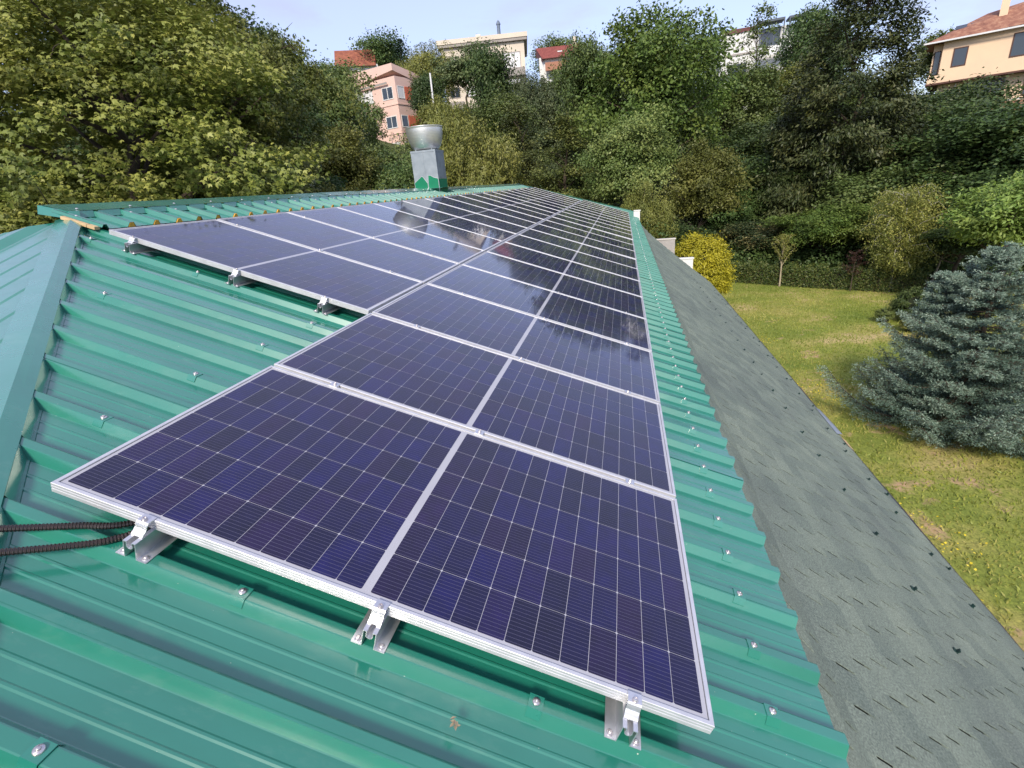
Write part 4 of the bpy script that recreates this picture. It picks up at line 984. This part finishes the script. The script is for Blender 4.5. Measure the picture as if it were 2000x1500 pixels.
mass('bushes',pts,30000,.15,LM['deep'],10,rmin=.9,rmax=1.5,label='mixed bushes behind the ridge at the foot of the wood',cat='bushes')
# low yellowish shrubs just behind the ridge
for (x,y,h,r,c,lab) in ((-8.6,17.5,6.6,1.5,'yellow','bright yellowish low shrub behind the ridge, right of the silvery shrub'),(-6.9,17.9,6.5,1.4,'yellow','yellowish low shrub behind the ridge, nearest left of the chimney'),(-5.2,19.5,6.4,1.3,'mid','green low shrub right behind the chimney base'),(-12.5,15.0,6.8,1.6,'grey','grey-green shrub under the big maples behind the ridge'),(-2.2,27.5,5.8,1.8,'deep','dark shrub just beyond the far end of the ridge')):
    plant(x,y,-5.2,h,r,'broad',c,lab,name='shrub',cat='shrub')
# hedge
rg=np.random.default_rng(12); n=26000; 
segs=[((5.0,30.7),(7.8,29.3)),((7.8,29.3),(11.3,26.8)),((11.3,26.8),(15.0,24.6))]
P=[];Q=[]
for (a,b) in segs:
    a=np.array(a);b=np.array(b);m_=int(n*np.linalg.norm(b-a)/11.6); d=(b-a)/np.linalg.norm(b-a); nr=np.array([-d[1],d[0]])
    t_=rg.random(m_); side=rg.random(m_); w_=np.where(side<.45,-.42,np.where(side<.9,rg.uniform(-.42,.42,m_),.42)); z=np.where((side>=.45)&(side<.9),.92+.14*np.sin(t_*37)+.07*np.sin(t_*91),rg.uniform(.0,.95,m_))
    w_=w_*(1-.12*np.sin(z*3)); xy=a+(b-a)*t_[:,None]+nr*w_[:,None]; P.append(np.c_[xy,-5.2+z]+rg.normal(size=(m_,3))*.06)
    Q.append(np.c_[nr*np.sign(w_)[:,None]*.6,np.full(m_,.7)])
P=np.vstack(P);Q=unit(np.vstack(Q)+rg.normal(size=(len(P),3))*.5); ln=.085*rg.uniform(.7,1.3,len(P))
hd=empty('hedge',(5,30.5,-5.2),label='low trimmed green hedge along the far edge of the lawn',cat='hedge')
h1=link('foliage',leaves(P,Q,rg.normal(size=(len(P),3)),ln,ln*.6,'foliage',LM['hedge'],rg.random(len(P))),hd); h1.location=(-5,-30.5,5.2)
mb=MB()
for (a,b) in segs:
    a=Vector((a[0],a[1],0));b=Vector((b[0],b[1],0)); d=(b-a).normalized(); nr=Vector((-d.y,d.x,0))*.3
    mb.hexa([a-nr+Vector((0,0,-5.2)),b-nr+Vector((0,0,-5.2)),a+nr+Vector((0,0,-5.2)),b+nr+Vector((0,0,-5.2)),a-nr+Vector((0,0,-4.45)),b-nr+Vector((0,0,-4.45)),a+nr+Vector((0,0,-4.45)),b+nr+Vector((0,0,-4.45))])
hc=mb.build('inner_branches',M['bark'],hd); hc.location=(-5,-30.5,5.2)
# ---- golden thuja
def thuja(loc,R,Hh,n,label,m,leaf=.075,name='golden_thuja',cat='shrub',seed=3):
    rg=np.random.default_rng(seed); t=empty(name,loc,label=label,cat=cat)
    nb=190 if n>20000 else 70; d=unit(rg.normal(size=(nb,3))); d[:,2]=np.abs(d[:,2])*1.0-.45; d=unit(d)
    idx=rg.integers(0,nb,n); f=(rg.random(n)**.45)*.98
    base=np.c_[d[:,0]*R*.93,d[:,1]*R*.93,Hh*(.50+.50*d[:,2]*.95)]
    # each spray is a fan opening outward/upward
    s=unit(d+np.array([0,0,.55]))[idx]; sp=rg.normal(size=(n,3)); L_=rg.random(n)
    P=base[idx]*np.array([.9,.9,1])+s*(L_*.34*R/1.4)[:,None]+sp*(.045+.10*L_)[:,None]*np.array([1,1,.8])*R/1.2-s*.10*R
    Nn=unit(d[idx]*.8+rg.normal(size=(n,3))*.7+np.array([0,0,.35])); A=s+rg.normal(size=(n,3))*.45; A[:,2]-=L_*.9
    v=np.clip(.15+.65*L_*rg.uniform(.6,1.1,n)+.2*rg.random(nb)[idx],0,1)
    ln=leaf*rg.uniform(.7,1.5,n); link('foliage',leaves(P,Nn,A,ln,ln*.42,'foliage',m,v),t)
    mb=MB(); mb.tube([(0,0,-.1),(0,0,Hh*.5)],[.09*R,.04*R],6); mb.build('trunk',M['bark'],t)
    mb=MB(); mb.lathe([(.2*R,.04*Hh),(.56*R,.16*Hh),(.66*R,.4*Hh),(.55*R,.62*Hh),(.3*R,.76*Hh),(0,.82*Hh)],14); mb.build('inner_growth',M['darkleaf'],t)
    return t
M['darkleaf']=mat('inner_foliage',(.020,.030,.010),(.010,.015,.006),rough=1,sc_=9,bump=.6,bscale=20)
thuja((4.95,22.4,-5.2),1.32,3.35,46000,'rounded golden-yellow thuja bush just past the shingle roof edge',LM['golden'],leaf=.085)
thuja((11.4,19.9,-5.2),.29,.60,7000,'tiny round clipped bush standing alone on the lawn',LM['mid'],leaf=.035,name='clipped_bush',seed=5)
thuja((12.45,20.0,-5.2),.75,1.15,18000,'dark rounded laurel bush on the lawn, left behind the blue spruce',LM['deep'],leaf=.07,name='laurel_bush',seed=6)
thuja((11.7,18.6,-5.2),.35,.55,2500,'small yellow-green bush peeping from behind the blue spruce',LM['yellow'],leaf=.05,name='low_bush',seed=7)
# ---- birch
def thin_tree(name,loc,Hh,R,n,leafm,leaf,barkm,label,seed,z0=.25,droop=.5,nbr=26,lean=(0,0),rt=.035,rise=.6):
    rg=np.random.default_rng(seed); rq=random.Random(seed); t=empty(name,loc,label=label,cat='tree'); mb=MB()
    path=[(lean[0]*i/6+rq.uniform(-.02,.02)*Hh*.3,lean[1]*i/6,Hh*i/6-(.1 if i==0 else 0)) for i in range(7)]; mb.tube(path,[rt*(1-.8*i/6) for i in range(7)],7)
    tips=[]
    for k in range(nbr):
        f=z0+(1-z0)*k/nbr; j=min(int(f*6),5); b=Vector(path[j]).lerp(Vector(path[j+1]),f*6-j); a=k*2.399; l=R*(1-abs(f-.55)*1.1)*rq.uniform(.7,1.1)
        e=b+Vector((math.cos(a)*l,math.sin(a)*l,l*rise*rq.uniform(.7,1.3))); e2=e+Vector((math.cos(a)*l*.25,math.sin(a)*l*.25,-l*droop*.5)); mb.tube([b,b.lerp(e,.5)+Vector((0,0,.08*l)),e,e2],[rt*.35,rt*.25,rt*.15,rt*.06],4,False)
        for q in range(9): 
            g=.3+.7*q/8; tips.append(tuple(b.lerp(e,g) if q<7 else e.lerp(e2,rq.random())))
    mb.build('trunk',barkm,t)
    if n:
        tips=np.array(tips); idx=rg.integers(0,len(tips),n); P=tips[idx]+rg.normal(size=(n,3))*np.array([.10,.10,.08])*R; P[:,2]-=rg.random(n)**2*droop*R*.6
        Nn=unit(rg.normal(size=(n,3))+np.array([0,0,.5])); A=rg.normal(size=(n,3))*.5+np.array([0,0,-.8]); ln=leaf*rg.uniform(.7,1.4,n)
        link('foliage',leaves(P,Nn,A,ln,ln*.55,'foliage',leafm,rg.random(n)),t)
    return t
thin_tree('birch_tree',(13.75,25.0,-5.2),4.3,1.5,22000,LM['yellow'],.075,M['birchbark'],'slender birch with white trunk and light drooping leaves at the lawn edge',5,z0=.22,nbr=40,rt=.055)
thin_tree('sapling_tree',(9.7,27.3,-5.2),2.3,.5,2600,LM['yellow'],.06,M['palebark'],'bare-looking pale sapling with upswept twigs before the hedge',6,z0=.45,droop=-.2,nbr=13,rt=.05,rise=1.9)
thin_tree('young_tree',(16.0,26.2,-5.2),2.6,.8,2200,LM['purple'],.07,M['palebark'],'young dark-leaved tree with leaning pale stem behind the blue spruce',7,z0=.45,droop=.1,nbr=22,lean=(.45,0),rt=.05)
thin_tree('purple_tree',(12.3,25.4,-5.2),1.9,.5,900,LM['purple'],.06,M['bark'],'small purple-leaved young tree in front of the hedge',9,z0=.4,droop=.1,nbr=14,rt=.03)
# ---- blue spruce
def spruce(loc,Hh,R,label):
    rg=np.random.default_rng(5); rq=random.Random(5); t=empty('blue_spruce',loc,label=label,cat='tree'); mb=MB()
    mb.tube([(0,0,-.1),(.04,.02,Hh*.5),(.10,0,Hh*.97)],[.10,.06,.012],8)
    TW=[];  # twig start,end,blueness
    def branch(b,a,L_,rise,droopf,r0):
        d=Vector((math.cos(a),math.sin(a),0)); pts=[b]
        for i in range(1,8):
            s=i/7; z=rise*s-droopf*math.sin(s*math.pi*.8)+.28*s**3*L_*.6; pts.append(b+d*(L_*s)+Vector((0,0,z*L_)))
        mb.tube(pts,[r0*(1-.85*i/7) for i in range(8)],5,False)
        side=Vector((-d.y,d.x,0)); nt_=int(18+L_*22)
        for i in range(nt_):
            s=(.18+.82*(i+rq.random())/nt_); j=min(int(s*7),6); p=pts[j].lerp(pts[j+1],s*7-j); sg=1 if i%2 else -1
            ll=(.10+.34*L_*.5*math.sin(min(1,(1.08-s)*1.5)*1.57))*rq.uniform(.7,1.2); dd=(d*rq.uniform(.5,.95)+side*sg*rq.uniform(.5,1.0)+Vector((0,0,rq.uniform(-.30,.22)))).normalized()
            e=p+dd*ll; TW.append((p,e,s)); mb.tube([p,e],[.006,.003],3,False)
            ns=int(ll/.075)
            for k in range(ns):
                f=(k+.6)/max(ns,1); q=p.lerp(e,f); s2=1 if k%2 else -1; sd_=dd.cross(Vector((0,0,1))).normalized()*s2
                TW.append((q,q+(dd*.8+sd_*.8+Vector((0,0,rq.uniform(-.15,.25)))).normalized()*rq.uniform(.07,.13),min(1,s+.1)))
        TW.append((pts[-2],pts[-1]+d*.06,1))
    nw=20
    for k in range(nw):
        f=k/(nw-1); z=Hh*(.055+.90*f**.95); L_=R*(1-f)**.86*1.08+.10; nb=int(10-4*f)
        for i in range(nb):
            a=i*6.283/nb+k*.83+rq.uniform(-.25,.25); ll=L_*rq.uniform(.66,1.12)
            if rq.random()<.07: continue
            branch(Vector((0,0,z+rq.uniform(-.06,.06)*Hh*.5)),a,ll,rise=rq.uniform(-.16,.02)+.45*f*f,droopf=(.20 if f>.15 else .10)*(1-f),r0=.022*(1-f)+.007)
    for i in range(5): branch(Vector((.1,0,Hh*.93)),i*1.257,.16,.8,0,.006)
    # second leader on the left
    for k in range(5): 
        for i in range(5): branch(Vector((-.62,.35,Hh*(.60+.055*k))),i*1.257+k*.5,.34*(1-k/5.5)+.05,.5,.0,.008)
    mb.build('trunk',M['bark'],t)
    S=np.array([tuple(a) for a,b,c in TW]);E_=np.array([tuple(b) for a,b,c in TW]);Sv=np.array([c for a,b,c in TW]); per=13
    n=len(TW)*per; idx=np.repeat(np.arange(len(TW)),per); f=rg.random(n); ax=unit(E_-S)[idx]
    rn=rg.normal(size=(n,3)); rn=unit(rn-ax*np.sum(rn*ax,1,keepdims=True)); rn[:,2]+=.25
    P=S[idx]+(E_-S)[idx]*f[:,None]*1.05+rn*.012; A=unit(ax*.75+rn*.8); Nn=unit(np.cross(A,rg.normal(size=(n,3))))
    ln=rg.uniform(.030,.058,n); wd=ln*.26; P=P+A*ln[:,None]*.5
    v=np.clip(.10+.55*Sv[idx]*rg.uniform(.5,1.1,n)+.3*f*rg.random(n)+.12*(S[idx,2]/Hh),0,1)
    link('needles',leaves(P,Nn,A,ln,wd,'needles',LM['blue'],v),t)
    return t
spruce((9.04,10.83,-5.2),4.15,2.1,'large blue spruce with silvery tips on the lawn at the right')
# ---- lawn blades and yellow flowers
rg=np.random.default_rng(99); n=60000
x=rg.uniform(5.2,17,n); y=rg.uniform(2,29,n); ok=(y<30.5-.36*(x-5))&((x-5)*1.0<(y+12)*.9)
x=x[ok];y=y[ok];n=len(x); P=np.c_[x,y,np.full(n,-5.17)]; Nn=unit(np.c_[rg.normal(size=(n,2)),rg.uniform(0,.5,n)]); A=np.c_[rg.normal(size=(n,2))*.6,np.ones(n)]
pat=.5+.5*np.sin(x*.9+np.sin(y*.7)*1.3)*np.sin(y*.6+1)
ln=rg.uniform(.05,.11,n)
LM['grass']=leafmat('grass_blade',(.13,.19,.030),(.24,.28,.05),(.40,.36,.12))
tag(link('grass',leaves(P,Nn,A,ln,ln*.28,'grass',LM['grass'],np.clip(pat*.6+.5*rg.random(n)-.05,0,1))),'short uneven grass blades covering the lawn','grass',kind='stuff')
cl=[(7.2,13.2),(6.3,18.0),(6.4,7.0)]
P=[]
for (a,b) in cl: P.append(np.c_[rg.normal(a,.45,150),rg.normal(b,.65,150),np.full(150,-5.13)])
P=np.vstack(P); P=P[P[:,0]>5.3]; n=len(P); ln=rg.uniform(.025,.05,n)
LM['flower']=leafmat('yellow_flower',(.5,.38,.02),(.65,.5,.03),(.7,.58,.08))
tag(link('flowers',leaves(P,unit(rg.normal(size=(n,3))*.3+np.array([0,0,1])),rg.normal(size=(n,3)),ln,ln*.9,'flowers',LM['flower'],rg.random(n))),'tiny yellow flowers scattered in clusters over the lawn','flowers',kind='stuff')
